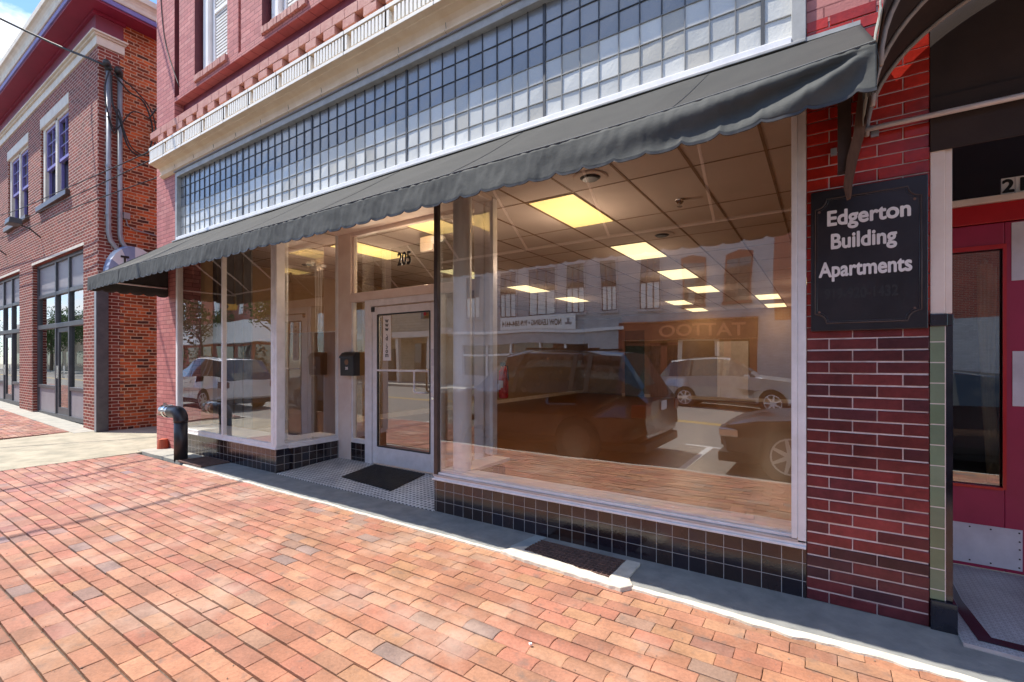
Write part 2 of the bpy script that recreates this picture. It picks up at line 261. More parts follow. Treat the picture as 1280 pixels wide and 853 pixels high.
# ------------------------------------------------------------------ mesh helpers
class G:
    def __init__(s): s.v = []; s.f = []; s.c = []; s.cc = None
    def add(s, vs, fs, col=None):
        o = len(s.v); s.v += [tuple(p) for p in vs]; s.f += [tuple(i + o for i in f) for f in fs]; s.c += [col] * len(fs); return s
    def box(s, x0, x1, y0, y1, z0, z1, col=None):
        x0, x1 = sorted((x0, x1)); y0, y1 = sorted((y0, y1)); z0, z1 = sorted((z0, z1))
        v = [(x, y, z) for z in (z0, z1) for y in (y0, y1) for x in (x0, x1)]
        return s.add(v, [(0, 2, 3, 1), (4, 5, 7, 6), (0, 1, 5, 4), (2, 6, 7, 3), (0, 4, 6, 2), (1, 3, 7, 5)], col)
    def hexa(s, b, t, col=None):   # bottom quad and top quad, both counter-clockwise from above
        return s.add(list(b) + list(t), [(3, 2, 1, 0), (4, 5, 6, 7), (0, 1, 5, 4), (1, 2, 6, 5), (2, 3, 7, 6), (3, 0, 4, 7)], col)
    def tube(s, pts, r, n=10, cap=True):
        pts = [Vector(p) for p in pts]; rings = []; up = None
        rr = r if isinstance(r, (list, tuple)) else [r] * len(pts)
        for i, p in enumerate(pts):
            d = (pts[min(i + 1, len(pts) - 1)] - pts[max(i - 1, 0)]).normalized()
            if up is None:
                up = d.orthogonal().normalized()
            up = (up - d * up.dot(d)).normalized(); sd = d.cross(up)
            rings.append([p + (up * math.cos(2 * math.pi * k / n) + sd * math.sin(2 * math.pi * k / n)) * rr[i] for k in range(n)])
        vs = [q for g in rings for q in g]; fs = []
        for i in range(len(pts) - 1):
            for k in range(n):
                a = i * n + k; b = i * n + (k + 1) % n
                fs.append((a, b, b + n, a + n))
        if cap: fs += [tuple(reversed(range(n))), tuple(range((len(pts) - 1) * n, len(pts) * n))]
        return s.add(vs, fs)
    def prism(s, poly, axis, a, b):
        """poly: 2D points; axis x -> (y,z), y -> (x,z), z -> (x,y)"""
        def P(u, v, t): return {'x': (t, u, v), 'y': (u, t, v), 'z': (u, v, t)}[axis]
        n = len(poly); vs = [P(u, v, a) for u, v in poly] + [P(u, v, b) for u, v in poly]
        fs = [tuple(range(n)), tuple(reversed(range(n, 2 * n)))] + [(i, i + n, (i + 1) % n + n, (i + 1) % n) for i in range(n)]
        return s.add(vs, fs)
    def grid(s, fn, nu, nv):
        vs = [fn(i / nu, j / nv) for j in range(nv + 1) for i in range(nu + 1)]
        fs = [(j * (nu + 1) + i, j * (nu + 1) + i + 1, (j + 1) * (nu + 1) + i + 1, (j + 1) * (nu + 1) + i) for j in range(nv) for i in range(nu)]
        return s.add(vs, fs)
    def build(s, name, mat, parent=None, bevel=0, smooth=False, solid=0, fix=True):
        me = bpy.data.meshes.new(name)
        v = s.v
        off = Vector((0, 0, 0))
        if parent is None and fix and v:
            xs = [p[0] for p in v]; ys = [p[1] for p in v]; zs = [p[2] for p in v]
            off = Vector(((min(xs) + max(xs)) / 2, (min(ys) + max(ys)) / 2, min(zs)))
        elif parent is not None:
            off = WL(parent)
        me.from_pydata([(p[0] - off.x, p[1] - off.y, p[2] - off.z) for p in v], [], s.f)
        for m_ in (mat if isinstance(mat, (list, tuple)) else [mat]): me.materials.append(m_)
        if any(c is not None for c in s.c):
            ca = me.color_attributes.new('col', 'FLOAT_COLOR', 'CORNER'); k = 0
            buf = []
            for f, c in zip(s.f, s.c):
                c = c or (.3, .1, .06)
                for _ in f: buf += [c[0], c[1], c[2], 1]
            ca.data.foreach_set('color', buf)
        import bmesh
        bm = bmesh.new(); bm.from_mesh(me); bmesh.ops.recalc_face_normals(bm, faces=bm.faces); bm.to_mesh(me); bm.free()
        if smooth: me.polygons.foreach_set('use_smooth', [True] * len(me.polygons))
        o = bpy.data.objects.new(name, me); COL.objects.link(o)
        if parent is None: o.location = off
        else: o.parent = parent
        if solid:
            md = o.modifiers.new('thickness', 'SOLIDIFY'); md.thickness = solid; md.offset = 0
        if bevel:
            md = o.modifiers.new('bevel', 'BEVEL'); md.width = bevel; md.segments = 2; md.limit_method = 'ANGLE'; md.angle_limit = R(40)
        return o
def WL(o):
    v = Vector(o.location); p = o.parent
    while p: v += Vector(p.location); p = p.parent
    return v
def tag(o, label, cat, group=None, kind=None):
    if label: o['label'] = label
    if cat: o['category'] = cat
    if group: o['group'] = group
    if kind: o['kind'] = kind
    return o
def struct(o): o['kind'] = 'structure'; return o
def thing(name, loc, label, cat, group=None):
    o = bpy.data.objects.new(name, None); COL.objects.link(o); o.location = loc; o.empty_display_size = .2
    return tag(o, label, cat, group)
def copy_tree(o, parent=None):
    c = o.copy(); COL.objects.link(c); c.parent = parent
    for ch in list(o.children): copy_tree(ch, c)
    return c
def text(name, s, size, loc, mat, parent, rot=(R(90), 0, 0), bold=0, depth=.002, align='LEFT', sx=1.0, mirror=False, shear=0):
    cu = bpy.data.curves.new(name, 'FONT'); cu.body = s; cu.size = size; cu.extrude = depth; cu.align_x = align
    t = bpy.data.objects.new(name, cu); COL.objects.link(t)
    dg = bpy.context.evaluated_depsgraph_get(); dg.update()
    me = bpy.data.meshes.new_from_object(t.evaluated_get(dg)); bpy.data.objects.remove(t)
    vs = [v.co.copy() for v in me.vertices]; fs = [tuple(p.vertices) for p in me.polygons]
    g = G(); sh = [(0, 0)]
    if bold:                      # heavier strokes: the glyphs repeated a hair apart, each a hair behind the last
        sh += [(bold * math.cos(a_), bold * math.sin(a_)) for a_ in [k_ * math.pi / 4 for k_ in range(8)]]
    for k_, (a_, b_) in enumerate(sh): g.add([(v.x + a_, v.y + b_, v.z + .00008 * k_) for v in vs], fs)
    rm = Matrix.Translation(Vector(loc)) @ (Matrix.Rotation(rot[2], 4, 'Z') @ Matrix.Rotation(rot[1], 4, 'Y') @ Matrix.Rotation(rot[0], 4, 'X')) @ Matrix.Diagonal(((-sx if mirror else sx), 1, 1, 1))
    g.v = [tuple(rm @ Vector(p)) for p in g.v]
    return g.build(name, mat, parent)
def B(name, mat, parent, *boxes, bevel=0, label=None):
    g = G()
    for b in boxes: g.box(*b)
    o = g.build(name, mat, parent, bevel=bevel)
    if label: o['label'] = label
    return o
def nz3(x, y, z=0, s=1): return mnoise.noise(Vector((x * s, y * s, z * s)))
def gz(x):  # the pavement climbs gently beyond the alley
    return 0 if x > -12.2 else min(.34, (-12.2 - x) * .022)

# ================================================================== THE SETTING
# ---- base ground, one sheet to the horizon (pieces stepped below it)
g = G(); g.box(-400, 300, 3.0, 400, -.9, -.42); g.box(-400, 300, -400, 3.0, -.9, -.42)
struct(g.build('ground', m_conct))
g = G(); g.box(-150, 60, -15.6, -2.93, -.40, -.19); struct(g.build('road', m_asph))
g = G()
for x in (-1.75, 5.2, -8.7): g.box(x - .05, x + .05, -5.9, -3.3, -.19, -.186); g.box(x - .45, x + .45, -6.0, -5.9, -.19, -.186)
for x in (-7.2, -1.0, 5.0): g.box(x - .05, x + .05, -15.3, -12.9, -.19, -.186)
struct(g.build('parking_line', m_paintw))
g = G(); g.box(-150, 60, -9.30, -9.18, -.19, -.186); g.box(-150, 60, -9.52, -9.40, -.19, -.186); struct(g.build('road_centre_line', m_painty))
g = G(); g.box(-150, 60, -19.4, -15.75, -.40, -.06); struct(g.build('far_pavement', m_conc))
g = G(); g.box(-150, 60, -15.75, -15.6, -.40, -.055); struct(g.build('far_kerb', m_conc))
g = G(); g.box(-150, 60, -3.07, -2.93, -.40, -.02); struct(g.build('kerb', m_conc))
# bed under the pavers
g = G(); g.box(-8.85, 30, -2.925, -.4, -.38, -.020); g.box(-60, -12.35, -2.925, -.4, -.38, -.020)
struct(g.build('paver_bed', m_joints))

PAL = [(0.3226, 0.1440, 0.0857), (0.3405, 0.1565, 0.0927), (0.3046, 0.1299, 0.0787), (0.3494, 0.1689, 0.1014), (0.3226, 0.1440, 0.0909), (0.3315, 0.1334, 0.0857), (0.3584, 0.1823, 0.1083), (0.3046, 0.1351, 0.0874), (0.3405, 0.1725, 0.0961), (0.3136, 0.1529, 0.0927)]
DRK = [(.26, .150, .105), (.23, .14, .105), (.27, .125, .09), (.22, .145, .12), (.30, .165, .11), (.32, .175, .115)]
def hgt(x, y):
    z = .007 * nz3(x, y, 0, .9) + .004 * nz3(x + 9, y, 3, 2.4)
    return z
def conv(x, y):   # rows of pavers that have settled into rounded ridges
    if x < -9: return 0
    yc = -1.20 + .04 * math.sin(x * .9)
    return .012 * math.exp(-((y - yc) / .19) ** 4) * (.85 + .4 * nz3(x, 0, 5, .7)) + .010 * math.exp(-((y + 1.72 + .05 * math.sin(x)) / .07) ** 4) * (.5 + nz3(x, 2, 5, .8))
def pavers(x0, x1, y0, y1, flip=False):
    g = G(); y = y1; row = 0; rnd = random.Random(3)
    while y - .1 > y0:
        wide = (y < -1.55)
        gap = .0024 if not wide else .0024 + .006 * min(1, (-1.55 - y) / .5)
        bh = .099; yb = y - bh
        x = x0 + (.1 if row % 2 else 0) + rnd.uniform(-.02, .02) - .2
        while x < x1:
            bl = .197 + rnd.uniform(-.004, .003); xa, xb = max(x, x0), min(x + bl, x1)
            if xb - xa > .03:
                left = min(1, max(0, (-x - 2.0) / 5)); c = rnd.choice(PAL)
                if rnd.random() < .12: c = rnd.choice(DRK)
                k = rnd.uniform(.86, 1.13); pinkk = .8 * left + .25 * (nz3(x, y, 1, .8))
                c = (c[0] * k * (1.06 - .05 * pinkk), c[1] * k * (1.09 - .10 * pinkk), c[2] * k * (1.06 + .26 * pinkk))
                jz = rnd.uniform(-.0018, .0018); ty = rnd.uniform(-.0012, .0012); tx = rnd.uniform(-.0014, .0014)
                by = .006 * math.sin(xa * 1.7) + .012 * nz3(xa, row * .03, 2, .5)
                base = -.001 + gz((xa + xb) / 2)
                cvx = conv((xa + xb) / 2, y - bh / 2); shr = .005 * max(0, min(1, (-xa - 2.6) / 2)) * max(0, min(1, (-yb - .75) / .5)) * (1 - min(1, max(0, (-1.55 - yb) / .5))); yb = y - bh + shr * .5
                hh = bh - shr; yt = yb + hh; ys = [yb + .002, yb + .005, yb + hh * .28, yb + hh * .5, yb + hh * .72, yt - .005, yt - .002] ; n = len(ys)
                vs = []
                for i, yy in enumerate(ys):
                    e = -.0016 if i in (0, n - 1) else 0
                    u = (yy - yb) / bh - .5
                    for j, xx in enumerate((xa, xa + .003, xb - .003, xb)):
                        e2 = -.0016 if j in (0, 3) else 0
                        v = (j > 1) - .5
                        vs.append((xx + rnd.uniform(-.0009, .0009), yy + by + rnd.uniform(-.0007, .0007), base + hgt(xx, yy) + cvx * (1 - (2 * u) ** 2) - cvx * .5 + jz + ty * u * 2 + tx * v * 2 + min(e, e2)))
                nt_ = len(vs)
                per = [0, 1, 2, 3] + [4 * i + 3 for i in range(1, n)] + [4 * (n - 1) + 2, 4 * (n - 1) + 1, 4 * (n - 1)] + [4 * i for i in range(n - 2, 0, -1)]
                fs = [(4 * i + j, 4 * i + j + 1, 4 * i + j + 5, 4 * i + j + 4) for i in range(n - 1) for j in range(3)]
                for k_ in per: p = vs[k_]; vs.append((p[0], p[1], base - .05))
                for a in range(len(per)):
                    b_ = (a + 1) % len(per); fs.append((per[a], nt_ + a, nt_ + b_, per[b_]))
                g.add(vs, fs, c)
            x += bl + .0022 + rnd.uniform(0, .0015)
        y -= bh + gap; row += 1
    return g
struct(pavers(-8.82, 4.6, -2.93, -.43).build('brick_pavement', m_paver, smooth=False))
struct(pavers(-30, -12.5, -2.93, -.33).build('brick_pavement', m_paver))
# concrete strips
def strip(x0, x1, yfun, z, t=.05, n=80, y1=.02):
    g = G(); 
    def P(i): return x0 + (x1 - x0) * i / n
    for i in range(n):
        a, b = P(i), P(i + 1)
        g.hexa([(a, yfun(a), z - t), (b, yfun(b), z - t), (b, y1, z - t), (a, y1, z - t)], [(a, yfun(a), z), (b, yfun(b), z), (b, y1, z), (a, y1, z)])
    return g
# the strip has a rectangular pit where each grate sits
def yf(x): return -.435 + .018 * nz3(x, 0, 0, 2.1) + .008 * nz3(x, 3, 0, 9)
g = strip(-7.25, -1.92, yf, .008); g2 = strip(-1.08, 4.6, yf, .010)
g.add(g2.v, g2.f); g.box(-1.92, -1.08, -.085, .02, -.05, .008); struct(g.build('concrete_strip', m_concd))
g = strip(-9.0, -7.25, lambda x: -.36 + .015 * nz3(x, 0, 0, 3), .012); struct(g.build('concrete_slab', m_conc))
# ragged pale mortar along the outer edge of the strip
g = G(); n = 460; x0, x1 = -7.25, 4.6
for i in range(n):
    a, b = x0 + (x1 - x0) * i / n, x0 + (x1 - x0) * (i + 1) / n
    if -1.96 < (a + b) / 2 < -1.06: continue
    wdt = lambda x: max(.003, (.006 + .034 * max(0, min(1, (x + 1.2) / 1.0))) * (1 + .9 * nz3(x, 7, 0, 11)))
    ia, ib = yf(a) + .012, yf(b) + .012; oa, ob = yf(a) - wdt(a), yf(b) - wdt(b)
    g.hexa([(a, oa, -.02), (b, ob, -.02), (b, ib, -.02), (a, ia, -.02)], [(a, oa, .009), (b, ob, .009), (b, ib, .0155), (a, ia, .0155)])
struct(g.build('mortar_edge', m_mortarw))
# alley driveway and the apron beyond
g = G()
pts = [(-8.84, 0.2), (-8.84, -2.925), (-11.9, -2.925), (-12.48, -.32), (-12.2, .2)]
g.prism(pts, 'z', -.3, .002); g.box(-12.05, -9.3, .2, 6, -.3, .002)
struct(g.build('alley_driveway', m_conct))
g = G()
for i in range(30):
    a, b = -12.2 - i * .6, -12.2 - (i + 1) * .6
    g.hexa([(b, -.34, -.3), (a, -.34, -.3), (a, .3, -.3), (b, .3, -.3)], [(b, -.34, gz(b) + .006), (a, -.34, gz(a) + .006), (a, .3, gz(a) + .006), (b, .3, gz(b) + .006)])
struct(g.build('concrete_strip', m_conc))

# ================================================================== OUR BUILDING
bd = thing('brick_building', (-4.4, 0, 0), 'pink painted brick shop building with wide display windows and a leaded glass transom band', 'building')
XL, XR = -9.3, .464
# --- lower wall: left pier (continues to the roof) and side walls, rear
B('pier', m_pink, bd, (XL, -8.53, 0, .34, -.05, 4.97))
B('wall', m_pink, bd, (XL, XL + .25, .34, 17, -.05, 9.2), (.30, XR, .34, 17, -.05, 3.3), (XL, XR, 17, 17.25, -.05, 9.2), (-9.05, XR, .34, 17, 3.45, 3.6), (.21, XR, .34, 17, 3.6, 9.2), (-9.05, XR, .12, 17, 9.0, 9.15))
# --- right pier below the awning: glazed brick laid course by course
g = G(); row = 0; z = -.06; rnd = random.Random(11); px0, px1 = -.088, .464; mz = G()
mz.box(px0 + .004, px1 - .004, .006, .34, -.06, 3.39)
while z < 3.36:
    xs = [px0 - .1108, px0 + .1107, px0 + .3322, px0 + .5537] if row % 2 else [px0, px0 + .2215, px0 + .443, px0 + .6645]
    xs = [x + .0 for x in xs]
    for a, b in zip(xs, xs[1:]):
        a2, b2 = (px0 if a <= px0 + .001 else a + .003), (px1 if b > px1 - .002 else b - .003)
        if b2 - a2 < .02: continue
        jt = .0028 if z > 1.5 else rnd.uniform(.0036, .0052); zz = z + jt; zt = z + .067 - jt
        h = (zz + zt) / 2
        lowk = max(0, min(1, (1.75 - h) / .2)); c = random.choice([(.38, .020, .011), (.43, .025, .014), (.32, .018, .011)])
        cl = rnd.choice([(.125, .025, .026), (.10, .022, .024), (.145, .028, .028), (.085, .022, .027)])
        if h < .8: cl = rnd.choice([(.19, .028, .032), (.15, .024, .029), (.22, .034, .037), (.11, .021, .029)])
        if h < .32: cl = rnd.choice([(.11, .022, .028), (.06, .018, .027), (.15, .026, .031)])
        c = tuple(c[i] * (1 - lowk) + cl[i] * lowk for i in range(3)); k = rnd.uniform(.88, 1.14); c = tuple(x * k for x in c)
        d = rnd.uniform(-.0025, .0015); e = .0028
        r_ = lambda: rnd.uniform(-.0022, .0022)
        y0 = d; fr = [(a2 + e + r_(), y0, zz + e + r_()), (b2 - e + r_(), y0 + r_() * .5, zz + e + r_()), (b2 - e + r_(), y0, zt - e + r_()), (a2 + e + r_(), y0 + r_() * .5, zt - e + r_())]
        bk = [(a2, y0 + .004, zz), (b2, y0 + .004, zz), (b2, y0 + .004, zt), (a2, y0 + .004, zt)]; bb = [(p[0], .1, p[2]) for p in bk]
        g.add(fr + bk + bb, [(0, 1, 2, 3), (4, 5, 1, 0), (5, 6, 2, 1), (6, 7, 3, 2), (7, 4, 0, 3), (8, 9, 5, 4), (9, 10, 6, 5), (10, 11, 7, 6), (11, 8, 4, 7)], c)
    z += .067; row += 1
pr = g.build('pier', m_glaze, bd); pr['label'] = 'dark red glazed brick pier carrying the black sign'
mz.build('mortar', m_wmortar, pr)
# --- upper storeys
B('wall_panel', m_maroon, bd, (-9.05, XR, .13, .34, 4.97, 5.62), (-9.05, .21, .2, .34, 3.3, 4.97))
B('pier', m_pink, bd, (XL, -8.63, 0, .34, 4.97, 9.2), label='left corner brick pier of the upper floor')
B('pier', m_pink, bd, (-.088, XR, 0, .34, 3.39, 9.2), label='right corner brick pier of the upper floor')
# spandrel band between panel and window sills
B('brick_band', m_pink, bd, (-8.63, -.088, .0, .13, 5.53, 5.60), bevel=.004)
B('upper_wall', m_pink, bd, (-8.63, -.088, .10, .34, 5.60, 5.66), (-8.63, -.088, .10, .34, 7.9, 9.2))
wp = 1.876
wins = [-7.86 + i * wp for i in range(4)]
for i, x in enumerate(wins):
    xr = x + .91
    nx = x + wp
    # slots either side of the brick pier, pier faces at Y 0, slot backs at Y .12
    B('upper_pier', m_pink, bd, (x - .598, x - .075, .0, .30, 5.60, 7.9), (xr, xr + .30, .0, .30, 5.60, 7.9))
    B('recess_shade', m_reveal_shade, bd, (x - .77, x - .60, .24, .34, 5.60, 7.9), (x - .775 if i else x - .77, x - .7655, .004, .24, 5.60, 7.9), (x - .075, x - .070, .003, .17, 5.693, 7.9), (x - .0699, x, .17, .34, 5.62, 7.9))  # strips lining slot and reveal, their shade put into the colour
    wdw = B('window', m_white, bd, (x, x + .15, .085, .20, 5.70, 7.6), (xr - .10, xr, .085, .20, 5.70, 7.6), (x + .15, xr - .10, .085, .20, 5.70, 5.78), (x + .15, xr - .10, .085, .20, 7.5, 7.6), (x + .2, x + .245, .135, .19, 5.78, 7.5), (x + .245, xr - .1, .13, .19, 6.60, 6.66), bevel=.006)
    B('pane', m_darkglass, wdw, (x + .245, xr - .10, .175, .182, 5.78, 7.5))
    B('blind', m_blind, wdw, *[(x + .26, xr - .115, .150, .168, 5.80 + k * .048, 5.826 + k * .048) for k in range(34)])
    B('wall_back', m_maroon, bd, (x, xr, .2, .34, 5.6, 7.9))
    g = G(); n = 13
    for k in range(n):
        a = x - .04 + (xr - x + .05) * k / n; b = x - .04 + (xr - x + .05) * (k + 1) / n
        g.box(a + .003, b - .003, -.035 + random.uniform(-.004, .004), .13, 5.602, 5.692 + random.uniform(-.003, .003))
    g.build('sill', m_dentil, bd, bevel=.003)
# corbelled brick course under the panel
g = G(); x = XL + .02; i = 0
while x < .42:
    g.box(x, min(.44, x + .206), -.10 + random.uniform(-.003, .003), .13, 5.055 + random.uniform(-.002, .002), 5.165); x += .2095
g.build('corbel_band', m_dentil, bd, bevel=.004)
B('corbel_back', m_pink, bd, (XL + .02, .44, -.01, .13, 5.166, 5.27))
x = -8.98
while x < .3:
    d_ = B('dentil', m_dentil, bd, (x, x + .20, -.098, .10, 4.955, 5.0535), bevel=.005)
    B('dentil_foot', m_corbel, d_, (x + .10, x + .25, -.055, .10, 4.895, 4.954), bevel=.005); x += .335
B('brick_band', m_corbel, bd, (-9.0, -.088, -.005, .13, 4.89, 5.054))
# --- terracotta cornice
prof = [(.13, 4.93), (-.06, 4.90), (-.175, 4.835), (-.205, 4.815), (-.205, 4.775), (-.160, 4.765), (-.160, 4.61), (-.205, 4.60), (-.205, 4.565), (-.15, 4.555), (-.145, 4.545), (-.075, 4.53), (-.05, 4.49), (-.042, 4.445), (-.06, 4.43), (-.06, 4.415), (-.015, 4.385), (.13, 4.385)]
cor = G().prism(prof, 'x', -9.03, .43).build('cornice', m_terra, bd, bevel=.003)
g = G(); x = -9.0
k = 0
while x < .40:
    if k % 12 not in (11,): g.box(x, x + .032, -.2035, -.155, 4.612, 4.762)
    x += .052; k += 1
g.box(-9.025, .425, -.2075, -.2052, 4.776, 4.814); g.box(-9.025, .425, -.2075, -.2052, 4.566, 4.599)
g.build('fluting', m_terra_w, cor, bevel=.004)

g = G(); x = -8.5
while x < .4:
    jj = random.uniform(-.02, .02); g = G(); g.box(x, x + .005, -.2085, -.18, 4.566, 4.814); g.build('joint', m_joint, cor); g = G()
    g.prism([(-.15, 4.5555 - .002), (-.06, 4.528), (-.0445, 4.44), (-.065, 4.42), (-.02, 4.384), (0, 4.383), (0, 4.56)], 'x', x + .012 + jj, x + .0155 + jj); x += .624
    g.build('joint', m_joint, cor)
# --- transom band of leaded glass
m_alud = M('dull_grey_metal', (.42, .42, .41), (.30, .30, .29), rough=.5, scale=7)
tw = B('transom_window', m_alud, bd, (-8.53, -8.465, -.03, .1, 3.30, 4.375), (-.165, -.09, -.03, .1, 3.30, 4.375), (-8.465, -.165, -.035, .1, 4.30, 4.375), (-8.6, -.09, -.05, -.03, 3.29, 3.31), bevel=.004)
B('bottom_rail', m_alu, tw, (-8.465, -.165, -.045, .1, 3.30, 3.345), (-8.465, -.165, -.02, .1, 3.345, 3.365))
B('drip_mould', m_grayp, tw, (-8.53, -.09, -.055, .1, 4.3755, 4.3845))
gx = [-8.465 + 8.30 * i / 53 for i in range(54)]; gzs = [3.365 + .935 * j / 6 for j in range(7)]
m_leadglass = None
def leadmat():
    m, t, N, L = newmat('rippled_leaded_glass'); b = N['Principled BSDF']; setp(b, .16, 0, .9, .0)
    a = N.new('ShaderNodeVertexColor'); a.layer_name = 'col'; L.new(a.outputs[0], b.inputs['Base Color'])
    g_ = N.new('ShaderNodeNewGeometry'); n = N.new('ShaderNodeTexNoise'); n.inputs['Scale'].default_value = 55; n.inputs['Detail'].default_value = 3; L.new(g_.outputs['Position'], n.inputs['Vector'])
    bp = N.new('ShaderNodeBump'); bp.inputs['Distance'].default_value = .004; bp.inputs['Strength'].default_value = .5; L.new(n.outputs['Fac'], bp.inputs['Height']); L.new(bp.outputs[0], b.inputs['Normal'])
    return m
m_lead_pane = leadmat()
g = G(); rnd = random.Random(5)
for j in range(6):
    for i in range(53):
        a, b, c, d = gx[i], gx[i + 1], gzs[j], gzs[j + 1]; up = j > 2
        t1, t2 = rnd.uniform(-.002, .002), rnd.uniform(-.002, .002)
        k = rnd.uniform(.86, 1.08) * (1 + .25 * nz3(i * .16, j * .5, 3)); col = (.25, .265, .285) if up else (.58, .58, .54)  # upper panes darker: cornice shade put into the glass colour
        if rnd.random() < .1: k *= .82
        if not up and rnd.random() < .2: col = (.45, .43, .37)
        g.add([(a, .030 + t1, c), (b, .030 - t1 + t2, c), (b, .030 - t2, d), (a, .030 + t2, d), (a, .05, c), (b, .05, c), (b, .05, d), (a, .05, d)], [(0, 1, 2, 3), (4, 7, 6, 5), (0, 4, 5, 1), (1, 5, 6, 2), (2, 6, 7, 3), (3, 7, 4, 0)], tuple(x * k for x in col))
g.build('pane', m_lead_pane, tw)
g = G(); gl = G()
for i in range(1, 53):
    th = .012 if (i - 2) % 10 == 0 else .0026; s = .006 * nz3(i * .3, 0, 0, 1)
    g.box(gx[i] - th, gx[i] + th, .019, .042, gzs[3], gzs[6]); (g if th > .01 else gl).box(gx[i] - th * .9, gx[i] + th * .9, .020, .042, gzs[0], gzs[3])
def hbar(G_, z, y0, th):
    for i in range(53):
        za, zb = z + .006 * nz3(gx[i], z, 0, 1.1), z + .006 * nz3(gx[i + 1], z, 0, 1.1)
        G_.hexa([(gx[i], y0, za - th), (gx[i + 1], y0, zb - th), (gx[i + 1], .042, zb - th), (gx[i], .042, za - th)], [(gx[i], y0, za + th), (gx[i + 1], y0, zb + th), (gx[i + 1], .042, zb + th), (gx[i], .042, za + th)])
for j in (4, 5): hbar(g, gzs[j], .021, .0028)
for j in (1, 2, 3): hbar(gl, gzs[j], .022, .0028)
g.build('dark_came', m_came_d, tw); gl.build('pale_came', m_came_l, tw)

# --- display window right
H0 = .30
def bulk(name, parent, *bx):
    return B(name, m_tile, parent, *bx)
bulk('tile_base', bd, (-3.06, -.09, 0, .22, -.03, .30), (-3.06, -2.86, .22, .89, -.03, .30))
dw = B('display_window', m_alu, bd, (-3.075, -.09, -.020, .16, .302, .318), (-3.06, -.09, -.006, .16, .318, .336), (-.165, -.135, -.025, .05, .36, 3.30), (-.1349, -.09, -.012, .06, .336, 3.30), bevel=.003)
B('sill', m_sill, dw, (-3.07, -.09, -.012, .10, .3365, .352), bevel=.003)
B('bottom_rail', m_alu, dw, (-3.055, -.165, .008, .045, .353, .372), bevel=.003)
B('inner_ledge', m_white, dw, (-3.04, -.12, .046, .24, .352, .384), (-3.04, -2.80, .24, .89, .352, .384))
B('head_rail', m_alu, dw, (-3.055, -.165, .0, .06, 3.19, 3.28))
B('glass', m_glass, dw, (-3.04, -.165, .022, .028, .372, 3.19))
B('corner_post', m_bronze, dw, (-3.065, -3.02, -.004, .04, .353, 3.28), bevel=.003)
rt = B('return_glass', m_glass, dw, (-3.05, -3.044, .04, .89, .372, 3.19))
B('rail', m_alu, dw, (-3.065, -3.03, .04, .89, .30, .351), (-3.06, -3.035, .04, .89, 3.19, 3.28))
# --- display window left
bulk('tile_base', bd, (-8.53, -5.73, 0, .2, -.03, .30), (-5.93, -5.69, .2, .89, -.03, .30))
dl = B('display_window', m_alu, bd, (-8.53, -5.715, -.020, .15, .302, .318), (-5.9, -5.675, .15, .93, .302, .318), (-8.53, -5.725, -.006, .15, .318, .345), (-5.9, -5.685, .15, .93, .318, .345),
       (-8.53, -8.47, -.02, .06, .345, 3.28), (-8.53, -5.75, .0, .06, 3.19, 3.28), (-5.74, -5.70, .06, .9, 3.19, 3.28), (-7.10, -7.065, -.01, .05, .345, 3.19), (-8.47, -5.82, -.004, .05, .345, .37), (-5.742, -5.70, .10, .87, .345, .37), bevel=.003)
B('corner_post', m_alu, dl, (-5.82, -5.755, -.018, .07, .345, 3.28), (-5.755, -5.70, -.012, .10, .345, 3.28), bevel=.005)
B('back_post', m_white, dl, (-5.75, -5.695, .87, .93, .345, 3.28), bevel=.005)
B('glass', m_glass, dl, (-8.47, -7.10, .018, .024, .37, 3.19)); B('glass', m_glass, dl, (-7.065, -5.82, .018, .024, .37, 3.19)); B('glass', m_glass, dl, (-5.724, -5.718, .10, .87, .37, 3.19))
B('inner_ledge', m_white, dl, (-8.5, -5.78, .052, .5, .35, .375), (-6.2, -5.76, .5, .92, .35, .375))
B('backing_panel', m_wall_in, dl, (-8.5, -6.2, .50, .53, -.02, .375), (-6.2, -6.17, .53, .95, -.02, .375))
# --- entrance wall of the alcove at Y .9
en = B('entrance_frame', m_cream, bd, (-5.695, -5.42, .88, .96, -.02, 3.2), (-5.42, -3.26, .88, .96, 2.22, 2.34), (-5.42, -3.26, .88, .96, 3.12, 3.2), (-5.42, -5.38, .90, .96, 2.34, 3.12), bevel=.006)
B('side_post', m_alu, en, (-3.26, -3.13, .86, .96, .02, 3.2), (-3.1299, -3.02, .885, .97, .385, 3.2), (-5.12, -5.035, .87, .95, .04, 2.22), bevel=.006)
B('transom_glass', m_glass2, en, (-5.38, -3.26, .925, .931, 2.34, 3.12))
B('sidelight', m_glass2, en, (-5.42, -5.12, .925, .931, .36, 2.22)); B('sidelight', m_glass2, en, (-3.76, -3.26, .925, .931, .12, 2.22))
B('sidelight_rail', m_alu, en, (-5.42, -5.12, .885, .95, .30, .36), (-5.42, -5.39, .89, .95, .36, 2.22), (-3.76, -3.26, .885, .95, .06, .12), bevel=.003)
bulk('tile_base', bd, (-5.69, -5.12, .885, 1.0, -.03, .30))
B('soffit', m_cream, bd, (-5.70, -3.03, .05, .88, 3.17, 3.3))
B('header', m_cream, bd, (-5.70, -3.03, -.01, .05, 3.19, 3.30))
